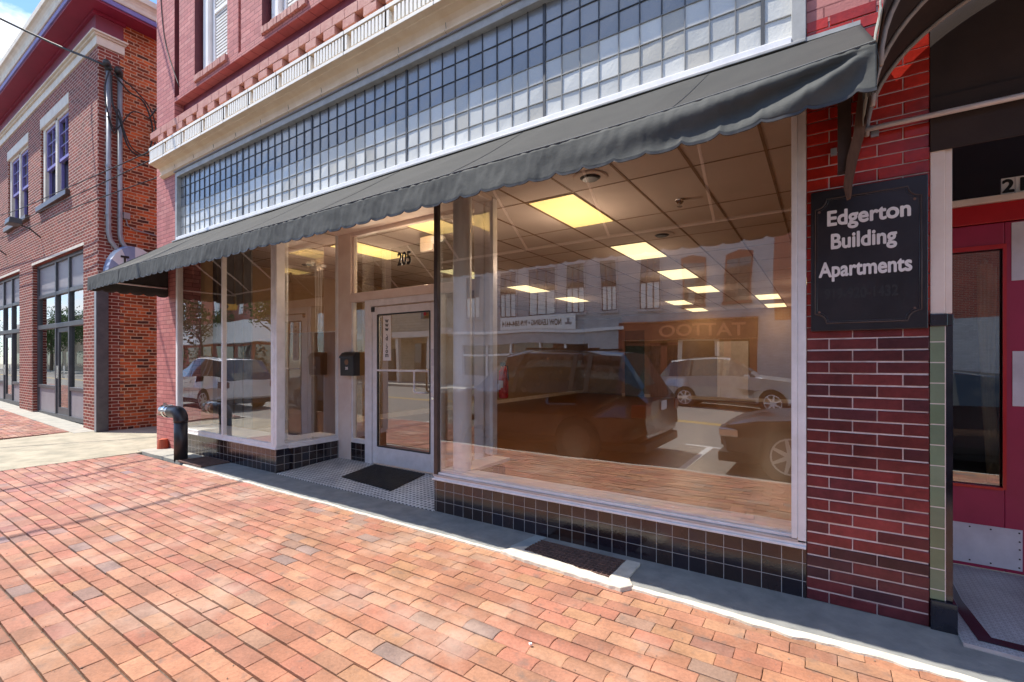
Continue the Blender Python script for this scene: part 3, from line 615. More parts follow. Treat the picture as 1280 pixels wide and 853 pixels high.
# --- door
dr = B('door_frame', m_alu, bd, (-5.034, -4.975, .865, .95, .04, 2.219), (-3.835, -3.76, .865, .95, .04, 2.219), (-4.975, -3.835, .865, .95, 2.135, 2.219), (-4.975, -3.835, .86, .96, .02, .055), bevel=.004)
B('door_gap', m_blackmetal, dr, (-5.0345, -4.99, .863, .8649, .06, 2.1)) if False else None
door = B('door', m_alu, bd, (-4.968, -4.875, .872, .922, .075, 2.12), (-3.935, -3.843, .872, .922, .075, 2.12), (-4.875, -3.935, .872, .922, .075, .30), (-4.875, -3.935, .872, .922, 2.02, 2.12), bevel=.006)
B('glass', m_glass2, door, (-4.875, -3.935, .893, .899, .30, 2.02))
B('gasket', m_blackmetal, door, (-4.878, -4.862, .869, .892, .30, 2.02), (-3.948, -3.932, .869, .892, .30, 2.02), (-4.862, -3.948, .869, .892, .297, .312), (-4.862, -3.948, .869, .892, 2.008, 2.023))
B('push_bar', m_alu, door, (-4.86, -3.95, .845, .868, 1.282, 1.306), bevel=.004)
g = G(); g.tube([(-3.975, .87, 1.30), (-3.975, .80, 1.30), (-4.0, .785, 1.30), (-4.095, .785, 1.30), (-4.115, .785, 1.285), (-4.115, .785, 1.05), (-4.095, .785, 1.035), (-4.0, .785, 1.035), (-3.975, .80, 1.035), (-3.975, .87, 1.035)], .0125, 10)
g.build('handle', m_white, door, smooth=True)
g = G(); g.tube([(-3.89, .873, .97), (-3.89, .862, .97)], .018, 14); g.build('lock', m_chrome, door)
B('pull_plate', m_steel, door, (-3.915, -3.865, .868, .8715, 1.36, 1.56)); 
B('hinge', m_blackmetal, door, (-4.975, -4.925, .855, .872, 2.06, 2.12))
# lettering strip on the door glass, seen from behind
B('web_address_strip', m_white, door, (-4.775, -4.635, .884, .8905, 1.42, 2.0))
lt = None
for i, ch in enumerate(['w', 'w', 'w', '.', 'd', '.', 'c', 'o', 'm']):
    mir = ch == 'c'
    text('web_address_letter', ch, .085, (-4.705, .8838, 1.91 - i * .054 - (.012 if i > 3 else 0)), m_blklett, door, bold=.002, depth=.0005, align='CENTER', mirror=mir)
g = G(); g.tube([(-4.02, .868, 1.985), (-4.02, .871, 1.985)], .022, 12); g.build('sticker', m_red, door)
text('house_number', '205', .225, (-4.545, .918, 2.635), m_blklett, en, bold=.006, depth=.003, sx=.72)
# --- alcove floor and sill, slightly ramped
g = G(); g.hexa([(-5.70, -.02, -.1), (-3.05, -.02, -.1), (-3.05, .90, -.1), (-5.70, .90, -.1)], [(-5.70, -.02, .014), (-3.05, -.02, .014), (-3.05, .90, .062), (-5.70, .90, .062)])
g.build('entrance_floor', m_mosaic, bd)
# --- interior shell
RX0, RX1, RYB, ZC = -9.04, .29, 16.2, 3.21
B('shop_floor', m_floor_in, bd, (RX0, RX1, .24, RYB, -.1, -.0005), (-5.69, -3.05, .96, .9601, -.1, -.001))
B('interior_wall', m_wall_in, bd, (RX0 - .01, RX0 + .04, .3, RYB, 0, ZC), (RX1 - .04, RX1, .3, RYB, 0, ZC), (RX0 + .04, RX1 - .04, RYB - .1, RYB, 0, ZC), (-6.75, RX1 - .04, 14.9, 14.98, 0, ZC), (-6.75, -6.67, 14.98, RYB - .1, 0, ZC))
B('skirting', m_cream, bd, (RX0 + .04, RX0 + .06, .3, RYB - .1, 0, .12), (-6.75, RX1 - .05, 14.88, 14.9, 0, .12))
B('inner_door', m_wood, bd, (-5.6, -4.6, 14.84, 14.9, .01, 2.1)); B('inner_door', m_cream, bd, (-3.2, -2.2, 14.84, 14.9, .01, 2.1), label='pale inner door in the back wall')
B('green_door', M('dark_green_paint', (.05, .07, .03)), bd, (-6.62, -5.85, 14.84, 14.9, .01, 2.6))
B('ceiling', m_ceil, bd, (RX0, RX1, .06, RYB, ZC, ZC + .05))
g = G(); x = -.42 + .61
tx = []
while x > RX0: tx.append(x); x -= .605
for x in tx:
    if x < RX1 - .05: g.box(x - .012, x + .012, .07, RYB - .1, ZC - .004, ZC - .0005)
y = .015
ty = []
while y < RYB - .1:
    if y > .2: g.box(RX0 + .04, RX1 - .04, y - .008, y + .008, ZC - .0035, ZC - .0008); ty.append(y)
    y += 1.225
g.build('ceiling_grid', m_tbar, bd)
for x, y in ((-2.86, .26), (-5.98, .30)):
    y -= .09; g = G(); g.tube([(x, y, .384), (x, y, 3.2)], .088, 28); g.build('column', m_white, bd, smooth=False); 
# --- lights in the ceiling
def panel(x, y, lab, w_=.55, l_=1.16, hot=False):
    t = thing('ceiling_light', (x, y, ZC), lab, 'light', 'ceiling lights of the shop')
    B('frame', m_tbar, t, (x - w_ / 2 - .012, x + w_ / 2 + .012, y - l_ / 2 - .012, y + l_ / 2 + .012, ZC - .0085, ZC - .0042))
    ld = bpy.data.lights.new('lamp_glow', 'POINT'); ld.energy = 10 if y < 2 else 4.5; ld.color = (1, .74, .55); ld.shadow_soft_size = 0; lo = bpy.data.objects.new('lamp_glow', ld); COL.objects.link(lo); lo.location = (0, 0, -.55); lo.parent = t
    B('diffuser', m_lampw if hot else m_lamp, t, (x - w_ / 2, x + w_ / 2, y - l_ / 2, y + l_ / 2, ZC - .012, ZC - .0086))
yy = lambda k: .015 + 1.225 * k + .6125
for x, k, lab in [(-2.52, 1, 'large yellow ceiling light nearest the glass of the big window'), (-2.52, 3, 'second yellow ceiling light behind the one nearest the big window'),
                  (-2.52, 5, 'third yellow ceiling light in the long middle row'), (-2.52, 7, 'fourth yellow ceiling light in the long middle row'),
                  (-6.15, 5, 'flat yellow ceiling light seen above the leasing banner reflection, left of its pair'), (-6.15, 7, 'flat yellow ceiling light seen above the leasing banner reflection, right of its pair'),
                  (-3.73, 9, 'small distant ceiling light left of the tattoo sign reflection, nearer of two'), (-3.73, 11, 'small distant ceiling light left of the tattoo sign reflection, farther of two'),
                  (-1.31, 9, 'small distant ceiling light at the right edge of the big window, nearer of two'), (-1.31, 11, 'small distant ceiling light at the right edge of the big window, farther of two'),
                  (-6.15, 1, 'long yellow ceiling light seen through the glass over the door'), (-4.33, .4, 'yellow ceiling light glimpsed behind the white round column'), (-6.15, 3, 'low yellow ceiling light glimpsed left of the white window post'),
                  (-.1, 7, 'pale ceiling light cut by the right frame of the big window')]:
    panel(x, yy(k), lab, hot=k > 2)
g0 = None
for i, (x, y, lab) in enumerate([(-1.9, .95, 'round ceiling vent just behind the awning edge'), (-1.92, 3.45, 'round ceiling vent right of the second ceiling light'), (-8.0, 1.9, 'round ceiling vent over the left display window'), (-4.6, 2.9, 'round ceiling vent seen through the glass over the door')]):
    if g0 is None:
        g0 = thing('ceiling_vent', (x, y, ZC - .001), lab, 'vent', 'round vents in the shop ceiling')
        g = G(); g.tube([(x, y, ZC - .0045), (x, y, ZC - .012)], [.17, .155], 28); g.build('rim', m_ceil, g0)
        g = G(); g.tube([(x, y, ZC - .0125), (x, y, ZC - .03)], [.10, .075], 24); g.build('core', m_blackmetal, g0)
    else:
        c = copy_tree(g0); c.location = (x, y, ZC - .001); c['label'] = lab
t = thing('sprinkler', (-1.34, 2.1, ZC), 'small brass fire sprinkler hanging from the ceiling', 'sprinkler')
g = G(); g.tube([(-1.34, 2.1, ZC - .004), (-1.34, 2.1, ZC - .012), (-1.34, 2.1, ZC - .05)], [.055, .05, .022], 18); g.build('cup', m_chrome, t, smooth=True)
g = G(); g.tube([(-1.34, 2.1, ZC - .051), (-1.34, 2.1, ZC - .075), (-1.34, 2.1, ZC - .077), (-1.34, 2.1, ZC - .08)], [.012, .012, .028, .028], 14); g.build('deflector', m_chrome, t)
t = thing('exit_light', (-4.45, 1.45, 2.98), 'pale emergency light box hanging under the ceiling above the door', 'emergency light')
B('housing', m_cream, t, (-4.66, -4.42, 1.43, 1.5, 2.92, 3.12), bevel=.01)
g = G()
for dx in (.05, .17): g.tube([(-4.42 + dx, 1.47, 3.05), (-4.42 + dx, 1.40, 3.04)], [.035, .05], 14)
g.build('lamp_head', m_alu, t)
t = thing('fire_extinguisher', (-3.0, .99, .98), 'red fire extinguisher hung beside the white post in the big window', 'fire extinguisher')
g = G(); cx, cy = -2.985, 1.04; g.tube([(cx, cy, 1.0), (cx, cy, 1.02), (cx, cy, 1.30), (cx, cy, 1.34), (cx, cy, 1.36)], [.045, .055, .055, .03, .02], 16); g.build('cylinder', M('red_enamel', (.55, .01, .01), rough=.25), t, smooth=True)
g = G(); g.box(cx - .012, cx + .012, cy - .05, cy + .02, 1.36, 1.40); g.tube([(cx, cy - .02, 1.38), (cx + .06, cy - .01, 1.36), (cx + .065, cy, 1.2)], .008, 8); g.build('nozzle', m_blackmetal, t)
B('label_plate', m_lett, t, (cx - .03, cx + .03, cy - .058, cy - .054, 1.12, 1.2))
B('bracket', m_alu, t, (-3.02, cx, .975, 1.0, 1.1, 1.16))
t = thing('partition', (-7.9, 2.0, 0), 'half height partition of white and brown panels behind the left window', 'partition')
B('white_panel', m_white, t, (-9.0, -7.96, 1.98, 2.03, 0, 1.93)); B('wood_panel', m_wood, t, (-7.9, -6.75, 1.98, 2.03, 0, 1.93)); B('frame', m_alu, t, (-7.96, -7.9, 1.97, 2.04, 0, 1.93), (-9.0, -6.75, 1.97, 2.04, 1.931, 1.95))
g = G()
for k in range(5): g.tube([(-8.05 + k * .055 - .03 * (k - 2) * 0, 2.1, ZC - .01), (-8.02 + k * .045, 2.09, 2.6), (-8.02 + k * .045, 2.1, 1.95)], .007, 6)
g.box(-8.12, -7.78, 2.05, 2.15, ZC - .05, ZC - .006)
tag(g.build('cable_drop', m_white), 'thin white cables hanging from the ceiling to the partition', 'cable')
g = G()
for k in range(9): g.box(-8.75 + k * .14, -8.62 + k * .14, .62 + .02 * (k % 2), .64 + .02 * (k % 2), .01, 3.15)
tag(g.build('curtain', M('pale_grey_drape', (.24, .21, .18), (.18, .155, .13), rough=.9)), 'pale grey vertical drapes at the far left inside the left window', 'curtain')
g = G(); g.tube([(-7.02, 2.0, 1.952), (-7.02, 2.0, 1.97), (-7.02, 2.0, 2.06), (-7.02, 2.0, 2.12), (-7.02, 2.0, 2.14)], [.10, .16, .15, .09, .02], 18)
tag(g.build('cushion', m_red, smooth=True), 'round red cushion lying on top of the partition', 'cushion')

# ================================================================== AWNING
aw = thing('awning', (-4.35, 0, 3.3), 'long charcoal canvas awning with a scalloped valance over the display windows', 'awning')
AX0, AX1 = -8.86, .168
def topf(u, v):   # u along X, v from wall to front
    x = AX0 + (AX1 - AX0) * u; y = -v; z = 3.31 - .70 * v
    ph = ((x + .78) / .93) % 1.0
    z += -.017 * math.sin(math.pi * ph) * math.sin(math.pi * v) + .006 * nz3(x, v, 0, 1.6) * math.sin(math.pi * min(1, v)) + .04 * v * max(0, (x + 1.2) / 1.37) ** 2
    return (x, y * 1.0 + .006 * nz3(x, v, 4, 2) - .0, z)
def valf(u, v):
    x = AX0 + (AX1 - AX0) * u
    x_, y_, zt = topf(u, 1)
    s = abs(math.sin(math.pi * (x + .06) / .167)); zb = 2.43 + .020 * (1 - s) ** 2.2 * (1 + .6 * nz3(x, 1, 0, 3)) + .014 * nz3(x, 0, 0, .8) + .004 * nz3(x, 0, 0, 7) + .03 * max(0, (x + .75) / .9) ** 2
    z = zt + (zb - zt) * v
    fold = .014 * nz3(x * 2.6, v * .6, 2, 1) * v + .006 * nz3(x * 11, v * .8, 7, 1) * (.3 + v) + .003 * nz3(x * 26, v * 2.5, 0, 1)
    if x > -1.3:     # drag folds running down-left from the right corner
        q = (x + 1.3) / 1.47; ang = math.atan2(v * .22, (AX1 - x) * .42 + .015)
        fold += .026 * min(1, q * 1.4) * math.sin(ang * 7.5 + .6) * math.sin(math.pi * min(1, v * .9 + .05)) * min(1, (AX1 - x) / .12)
    return (x, y_ - .004 - fold - .012 * v, z)
G().grid(topf, 400, 10).build('canopy', m_canvas_top, aw, smooth=True, solid=.004)
G().grid(valf, 1400, 14).build('valance', m_canvas, aw, smooth=True, solid=.003)
g = G()
for i in range(1400):
    a = Vector(valf(i / 1400, 1)); b = Vector(valf((i + 1) / 1400, 1)); o = Vector((0, .0035, 0)); t_ = Vector((0, 0, .006))
    g.hexa([a - o - t_, b - o - t_, b + o - t_, a + o - t_], [a - o + t_, b - o + t_, b + o + t_, a + o + t_])
g.build('piping', m_blackmetal, aw)
for xe, sg in ((AX0, -1), (AX1, 1)):
    def ef(u, v):
        y = -u; zt = 3.31 - .70 * u + (.04 * u * 1 if sg > 0 else 0); s = abs(math.sin(math.pi * y / .167)); zb = 2.43 + .028 * (1 - s) ** 1.6 + (.028 + .42 * (1 - u) if sg > 0 else 0)
        return (xe + sg * (.012 * math.sin(math.pi * v) * nz3(y * 3, v, 1, 1)), y, zt + (zb - zt) * v)
    G().grid(ef, 60, 10).build('end_panel', m_canvas, aw, smooth=True, solid=.003)
g = G(); g.tube([(AX0 + .02, -.94, 2.60), (AX1 - .05, -.94, 2.61)], .014, 10)
x = -.78
while x > AX0: g.tube([(x, -.02, 3.265), (x, -.94, 2.60)], .012, 8); x -= .93
g.tube([(AX0 + .02, -.02, 2.58), (AX0 + .02, -.985, 2.585)], .012, 8); g.tube([(AX0 + .02, -.02, 3.265), (AX0 + .02, -.98, 2.59)], .012, 8)
g.build('frame', m_alu, aw, smooth=True)
B('wall_rail', m_alud, aw, (AX0, AX1, -.03, -.002, 3.296, 3.33) if False else (-.09, AX1, -.025, -.004, 3.30, 3.325))
g = G(); g.tube([valf(.135, 0), valf(.135, .5), valf(.136, 1)], .006, 6); g.build('seam', m_blackmetal, aw)
g = G(); g.tube([tuple(Vector(topf(i / 500, 1)) + Vector((0, -.004, .004))) for i in range(501)], .0045, 6); g.build('edge_seam', M('faded_hem_stitching', (.17, .175, .175), (.10, .105, .105), rough=.8, scale=30), aw)
k = 0; x = -.62
while x > AX0:
    u_ = (x - AX0) / (AX1 - AX0); g = G(); g.tube([tuple(Vector(topf(u_, j / 8)) + Vector((0, 0, .003))) for j in range(9)], .003, 5); g.build('panel_seam', m_blackmetal, aw); x -= 1.42
# weathered plank hanging at the awning's right end
t = thing('plank', (.12, -.05, 2.3), 'splintered brown plank hanging from the right end of the awning', 'plank')
g = G(); g.prism([(.085, 2.36), (.10, 2.28), (.118, 2.285), (.128, 2.38), (.15, 2.50), (.178, 2.62), (.19, 2.85), (.15, 2.85), (.128, 2.62), (.10, 2.5)], 'y', -.22, -.19)
g.build('board', M('splintered_wood', (.10, .055, .04), (.16, .09, .06), rough=.9, scale=12, stretch=(6, 6, 1)), t)
B('bracket', m_bronze, t, (.06, .12, -.19, -.14, 2.44, 2.85))
B('clip', m_conduit, t, (.03, .06, -.02, -.003, 2.60, 2.64)); B('clip', m_conduit, t, (.215, .25, -.02, -.003, 2.66, 2.70))

# ================================================================== RIGHT-HAND SHOP ENTRANCE
sb = thing('shop_entrance', (1.2, 0, 0), 'recessed red apartment entrance with glazed tile jamb at the right edge', 'building')
B('post', m_cream, sb, (.466, .525, 0, .16, 1.665, 2.535), (.5255, .555, .012, .16, 1.665, 2.535), bevel=.004)
B('post_cap', m_blktile, sb, (.464, .535, -.008, .14, 1.60, 1.664), (.464, .56, .012, .14, 1.602, 1.662), bevel=.003)
B('tile_jamb', m_green, sb, (.466, .524, 0, .14, .165, 1.60))
B('tile_edge', m_blktile, sb, (.528, .556, .004, .5, .165, 1.60)); B('mortar_line', m_wmortar, sb, (.524, .528, .002, .14, .165, 1.60))
B('base_block', m_blktile, sb, (.466, .572, -.018, .55, -.03, .163), bevel=.004)
B('side_wall', m_cream, sb, (.49, .555, .16, 1.0, .165, 3.3)) 
B('valance_board', m_brown, sb, (.466, 2.9, .0, .05, 2.54, 3.40)); B('valance_flap', m_brown, sb, (.466, 2.9, -.012, -.002, 2.52, 2.80))
B('upper_wall', m_pink, sb, (.466, 3.4, .0, .34, 3.40, 9.2)); B('far_pier', m_pink, sb, (2.7, 3.4, 0, .4, -.05, 3.4), (2.6, 3.4, .4, 2.2, -.05, 3.4))
# door wall at Y 1.0
B('door_header', m_red, sb, (.555, 2.6, .97, 1.06, 2.315, 2.44), bevel=.004)
B('transom_moulding', m_cream, sb, (.555, 2.6, .95, 1.06, 2.442, 2.485), bevel=.004)
B('transom_glass', m_glass2, sb, (.555, 2.6, 1.02, 1.026, 2.486, 3.28)); B('transom_head', m_cream, sb, (.555, 2.6, 1.0, 1.06, 3.28, 3.36)); B('soffit', m_brown, sb, (.5555, 2.6, .06, 1.0, 3.36, 3.39))
nb = B('number_plate', m_lett, sb, (.958, 1.075, .949, .9499, 2.49, 2.60)) if False else B('number_plate', m_lett, sb, (.958, 1.019, 1.008, 1.016, 2.497, 2.600), (1.022, 1.083, 1.008, 1.016, 2.497, 2.600))
text('digit', '2', .115, (.9885, 1.006, 2.508), m_blklett, nb, bold=.004, depth=.001, align='CENTER'); text('digit', '1', .115, (1.052, 1.006, 2.508), m_blklett, nb, bold=.004, depth=.001, align='CENTER')
rd = B('door', m_magenta, sb, (.62, .745 - .03, .975, 1.03, .062, 2.31), (.965, 1.06, .975, 1.03, .062, 2.31), (.715, .965, .975, 1.03, .062, .60), (.715, .965, .975, 1.03, 2.155, 2.31), bevel=.005)
B('bead', m_red, rd, (.955, .972, .962, .9748, .59, 2.17), (.715, .955, .962, .9748, 2.14, 2.17), (.715, .955, .962, .9748, .585, .602))
B('glass', m_glass2, rd, (.715, .965, 1.0, 1.006, .60, 2.155))
B('kick_plate', m_steel, rd, (.66, 1.045, .970, .9745, .085, .345)); 
g = G()
for x in (.70, .80, .90, 1.03): 
    for z in (.105, .325): g.tube([(x, .970, z), (x, .967, z)], .005, 8)
for z in (.16, .22, .27): g.tube([(1.032, .970, z), (1.032, .967, z)], .005, 8)
g.build('rivet', m_blackmetal, rd)
B('push_plate', m_steel, rd, (1.0, 1.10, .970, .9745, 1.13, 1.48)); B('push_plate', m_steel, rd, (.996, 1.10, .970, .9745, 1.93, 2.30))
B('wall_panel', m_magenta, sb, (1.062, 2.6, .98, 1.05, .06, 2.314)); B('jamb', m_magenta, sb, (.557, .618, .96, 1.05, .06, 2.314))
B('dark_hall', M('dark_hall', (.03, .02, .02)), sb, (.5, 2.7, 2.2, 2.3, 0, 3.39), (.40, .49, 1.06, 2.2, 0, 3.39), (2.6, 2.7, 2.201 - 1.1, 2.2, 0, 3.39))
g = G()
for k in range(4): g.tube([(.88 + k * .022, 1.12 + .012 * (k % 2), 2.10 - .03 * abs(k - 1)), (.885 + k * .02, 1.13, 1.7), (.90 + k * .012, 1.12, 1.2), (.93 + k * .014, 1.12, .6)], .016, 8)
tag(g.build('curtain', M('olive_cloth', (.34, .30, .18), (.22, .19, .11), rough=.9), smooth=True), 'narrow olive curtain hanging behind the red entrance door glass', 'curtain')
g = G(); g.hexa([(.573, -.11, -.1), (2.6, -.22, -.1), (2.6, .975, -.1), (.573, .975, -.1)], [(.573, -.11, .020), (2.6, -.22, .02), (2.6, .975, .058), (.573, .975, .058)]); fl = g.build('entrance_floor', m_mosaic2, sb)
g = G(); g.hexa([(.64, -.05, .020), (2.6, -.15, .02), (2.6, -.09, .02), (.70, .01, .02)], [(.64, -.05, .0258), (2.6, -.15, .0258), (2.6, -.09, .028), (.70, .01, .028)])
g.hexa([(.60, .40, .03), (.64, -.05, .02), (.70, .01, .02), (.66, .40, .03)], [(.60, .40, .0395), (.64, -.05, .0258), (.70, .01, .028), (.66, .40, .0395)])
g.hexa([(.60, .40, .03), (.66, .40, .03), (.66, .96, .03), (.60, .96, .03)], [(.60, .40, .0395), (.66, .40, .0395), (.66, .96, .061), (.60, .96, .061)])
g.build('border', m_blktile, fl)
g = G(); g.hexa([(.573, -.13, -.05), (2.6, -.25, -.05), (2.6, -.221, -.05), (.573, -.111, -.05)], [(.573, -.13, .018), (2.6, -.25, .018), (2.6, -.221, .022), (.573, -.111, .022)]); g.build('threshold', m_sill, sb)
# barrel awning over that entrance
ba = thing('barrel_awning', (1.3, 0, 2.6), 'dark brown barrel vaulted awning with pale tape ribs at the upper right corner', 'awning')
cx, zc, rr = 1.42, 2.66, 1.24
def arcp(a, y, r=rr, k=.62): return (cx - r * math.cos(a), y, zc + r * k * math.sin(a) ** .9 if math.sin(a) > 0 else zc)
G().grid(lambda u, v: arcp(math.pi * u, -.02 - 1.15 * v), 60, 12).build('canopy', m_brown, ba, smooth=True, solid=.006)
for k, y in enumerate((-.03, -.40, -.78)):
    g = G(); g.tube([arcp(math.pi * i / 40, y - .01, rr - .016) for i in range(41)], .011, 8); g.build('rib', m_trim, ba, smooth=True)
def hemf(u, v): y = -.02 - 1.15 * u; return (cx - rr - .012 + .006 * nz3(y * 4, v, 0, 2), y, zc + .06 - (.07 + .01 * nz3(y * 9, 0, 0, 1)) * v)
G().grid(hemf, 40, 3).build('side_flap', m_hem, ba, smooth=True, solid=.003)
g = G(); g.tube([(cx - rr, -.05, 2.695), (cx + rr, -.05, 2.695)], .014, 12); g.build('tie_rod', m_alu, ba, smooth=True)

# ================================================================== SIGN
sg = thing('wall_sign', (.195, -.01, 1.6), 'black painted board sign with white Edgerton Building Apartments lettering on the glazed pier', 'sign')
B('board', m_signblk, sg, (-.066, .455, -.026, -.004, 1.59, 2.402), bevel=.004)
def notched(x0, x1, z0, z1, r, y, rad):
    pts = []
    for cx_, cz_, a0 in ((x0, z0, 90), (x1, z0, 180), (x1, z1, 270), (x0, z1, 360)):
        for k in range(7):
            a = R(a0 - 90 * k / 6); pts.append((cx_ + r * math.cos(a), y, cz_ + r * math.sin(a)))
    pts.append(pts[0]); return G().tube(pts, rad, 6, cap=False)
notched(-.045, .428, 1.635, 2.352, .055, -.026, .0040).build('moulding', m_bronze, sg, smooth=True)
notched(-.036, .419, 1.644, 2.343, .055, -.026, .0025).build('moulding', m_blktile, sg, smooth=True)
for s, x, z, wd in (('Edgerton', .008, 2.196, .372), ('Building', .026, 2.062, .296), ('Apartments', -.024, 1.903, .418)):
    o = text('lettering', s, .118, (x, -.0275, z), m_lett, sg, bold=.0038, depth=.0012)
    xs = [v.co.x for v in o.data.vertices]; k = wd / (max(xs) - min(xs)); x0 = min(xs)
    for v in o.data.vertices: v.co.x = x0 + (v.co.x - x0) * k
text('ghost_lettering', '919-920-1432', .082, (.0, -.0263, 1.775), m_ghost, sg, bold=.002, depth=.0002, sx=.72)
g = G()
for x in (-.025, .40):
    for z in (1.70, 2.28): g.tube([(x, -.026, z), (x, -.030, z)], .007, 10)
g.build('screw', m_rust, sg)

# ================================================================== SMALL THINGS ON THE PAVEMENT
t = thing('mailbox', (-5.36, .86, 1.2), 'small black steel mailbox with an oval badge beside the glass door', 'mailbox')
g = G(); g.prism([(.875, 1.215), (.77, 1.215), (.765, 1.46), (.80, 1.51), (.875, 1.53)], 'x', -5.50, -5.22); g.build('box', m_blackmetal, t, bevel=.006)
g = G(); g.prism([(.78, 1.462), (.752, 1.455), (.756, 1.475), (.80, 1.525), (.86, 1.541), (.862, 1.532), (.803, 1.514)], 'x', -5.505, -5.215); g.build('lid', m_blackmetal, t)
g = G(); g.tube([(-5.36, .766, 1.40), (-5.36, .7615, 1.40)], .038, 20); o = g.build('badge', M('copper_badge', (.32, .16, .09), (.22, .11, .07), rough=.35, metal=.8), t)
text('number', '205', .05, (-5.36, .766, 1.30), m_lett, t, bold=.001, depth=.001, align='CENTER', sx=.8)
B('bracket', m_blackmetal, t, (-5.48, -5.44, .86, .884, 1.25, 1.5))
t = thing('doormat', (-4.4, .57, .03), 'black ribbed rubber doormat in front of the glass door', 'doormat')
def fz(y): return .014 + (y + .02) / .92 * .048
mcor = [(-4.80, .27), (-3.86, .19), (-3.98, .83), (-4.90, .85)]
g = G(); g.hexa([(x, y, fz(y) + .0005) for x, y in mcor], [(x, y, fz(y) + .010) for x, y in mcor]); g.build('base', m_rubber, t)
g = G()
for i in range(26):
    for j in range(14):
        u, v = (i + .5) / 26, (j + .5) / 14
        a = Vector((*mcor[0], 0)).lerp(Vector((*mcor[1], 0)), u); b = Vector((*mcor[3], 0)).lerp(Vector((*mcor[2], 0)), u); p = a.lerp(b, v); z = fz(p.y) + .010
        dx, dy = (.014, .004) if (i // 2 + j // 2) % 2 else (.005, .017)
        g.box(p.x - dx, p.x + dx, p.y - dy, p.y + dy, z, z + .0035)
g.build('tread', m_rubber, t)
t = thing('standpipe', (-7.68, -.283, 0), 'black bent standpipe with a silver coupling rising from the pavement', 'standpipe')
g = G(); g.tube([(-7.68, -.283, -.01), (-7.68, -.283, .56)], .084, 24); g.build('pipe', m_pvc, t, smooth=True)
g = G(); pts = [(-7.68, -.283, .54)] + [(-7.68 - .11 + .11 * math.cos(R(a)), -.283, .565 + .11 * math.sin(R(a))) for a in range(0, 91, 15)] + [(-7.97, -.283, .675)]
g.tube(pts, .090, 24); g.build('elbow', m_pvc, t, smooth=True)
g = G(); g.tube([(-7.95, -.283, .675), (-8.04, -.283, .675), (-8.041, -.283, .675), (-8.10, -.283, .675), (-8.101, -.283, .675), (-8.18, -.283, .675)], [.085, .085, .098, .098, .087, .087], 24); g.tube([(-8.181, -.283, .675), (-8.21, -.283, .675)], [.10, .095], 24); g.build('coupling', m_chrome, t)
g = G()
for k in range(3):
    a = R(90 + 120 * k); g.box(-8.235, -8.19, -.283 + .10 * math.cos(a) - .014, -.283 + .10 * math.cos(a) + .014, .675 + .10 * math.sin(a) - .014, .675 + .10 * math.sin(a) + .014)
g.build('lug', m_chrome, t)
g = G(); g.tube([(-8.86, -.07, .0), (-8.86, -.07, .16), (-8.86, -.07, .17)], [.085, .062, .03], 16); tag(g.build('drain_cap', m_redcap), 'short red clay drain cap at the foot of the left pier', 'drain cap')
# grates
t = thing('floor_grate', (-1.5, -.27, 0), 'rusty mesh grate in a cracked pale mortar frame under the big window', 'grate')
fr = [(-2.0, -.44), (-1.86, -.475), (-1.4, -.50), (-1.05, -.515), (-.99, -.44), (-1.05, -.34), (-1.06, -.09), (-1.16, -.09), (-1.16, -.42), (-1.86, -.335), (-1.86, -.26), (-1.93, -.33)]
fr2 = []
for k in range(len(fr)):
    a_, b_ = Vector(fr[k]), Vector(fr[(k + 1) % len(fr)]); m__ = max(1, int((b_ - a_).length / .035))
    for q in range(m__): p_ = a_.lerp(b_, q / m__); fr2.append((p_.x + .012 * nz3(p_.x, p_.y, 1, 19), p_.y + .012 * nz3(p_.x, p_.y, 5, 19)))
g = G(); g.prism(fr2, 'z', -.03, .024); g.build('frame', m_mortarw, t, bevel=.005)
g = G(); n = 20
for i in range(n + 1):
    x = -1.86 + .70 * i / n; yb = -.335 - .085 * i / n; g.box(x - .0035, x + .0035, yb, -.09, .004, .016)
for j in range(9):
    y = -.10 - .036 * j; g.box(-1.86, -1.16, y - .003, y + .003, .008, .0195)
g.build('mesh', m_rust, t); B('pit', m_blackmetal, t, (-1.9, -1.12, -.43, -.088, -.05, -.013))
g = G(); g.hexa([(-1.98, -.34, .01), (-1.87, -.34, .01), (-1.84, -.03, .01), (-1.93, -.03, .01)], [(-1.98, -.34, .019), (-1.87, -.34, .019), (-1.84, -.03, .019), (-1.93, -.03, .019)]); g.build('lead_patch', M('pale_blue_patch', (.25, .30, .32), (.34, .38, .38), rough=.6), t)
t = thing('floor_grate', (-7.3, -.2, 0), 'dark slatted grate beside the black standpipe', 'grate')
g = G()
for i in range(15): x = -7.5 + .045 * i; g.box(x, x + .018, -.36, -.04, .0125, .030)
g.box(-7.52, -6.84, -.385, -.36, .0125, .031); g.box(-7.52, -6.84, -.04, -.02, .0125, .031); g.build('slats', m_rust, t)

# ================================================================== LEFT NEIGHBOUR
lb = thing('brick_building', (-17, 0, 0), 'red brown brick corner building with magenta eaves and purple trim across the alley', 'building')
CX = -12.09
def lwall(*bx, name='wall', mat=m_bleft, **k): return B(name, mat, lb, *bx, **k)
lwall((-12.95, CX - .002, -.01, .35, 0, 3.84), label='brick corner pier'); 
lwall((-18.14, -16.87, -.01, .35, 0, 3.84)); lwall((-23.3, -22.05, -.01, .35, 0, 3.84))
lwall((-30, CX - .002, -.01, .35, 3.84, 5.17)); lwall((-30, CX - .002, -.01, .35, 7.34, 7.72))
for a, b in ((-13.93, CX - .002), (-17.25, -16.10), (-20.6, -19.40), (-24, -22.75), (-30, -26)): lwall((a, b, -.01, .35, 5.17, 7.34))
lwall((CX - .3, CX, .351, 9, 0, 8.79), name='side_wall', mat=m_orange)
g = G()
pts = [(.355, 8.25)]
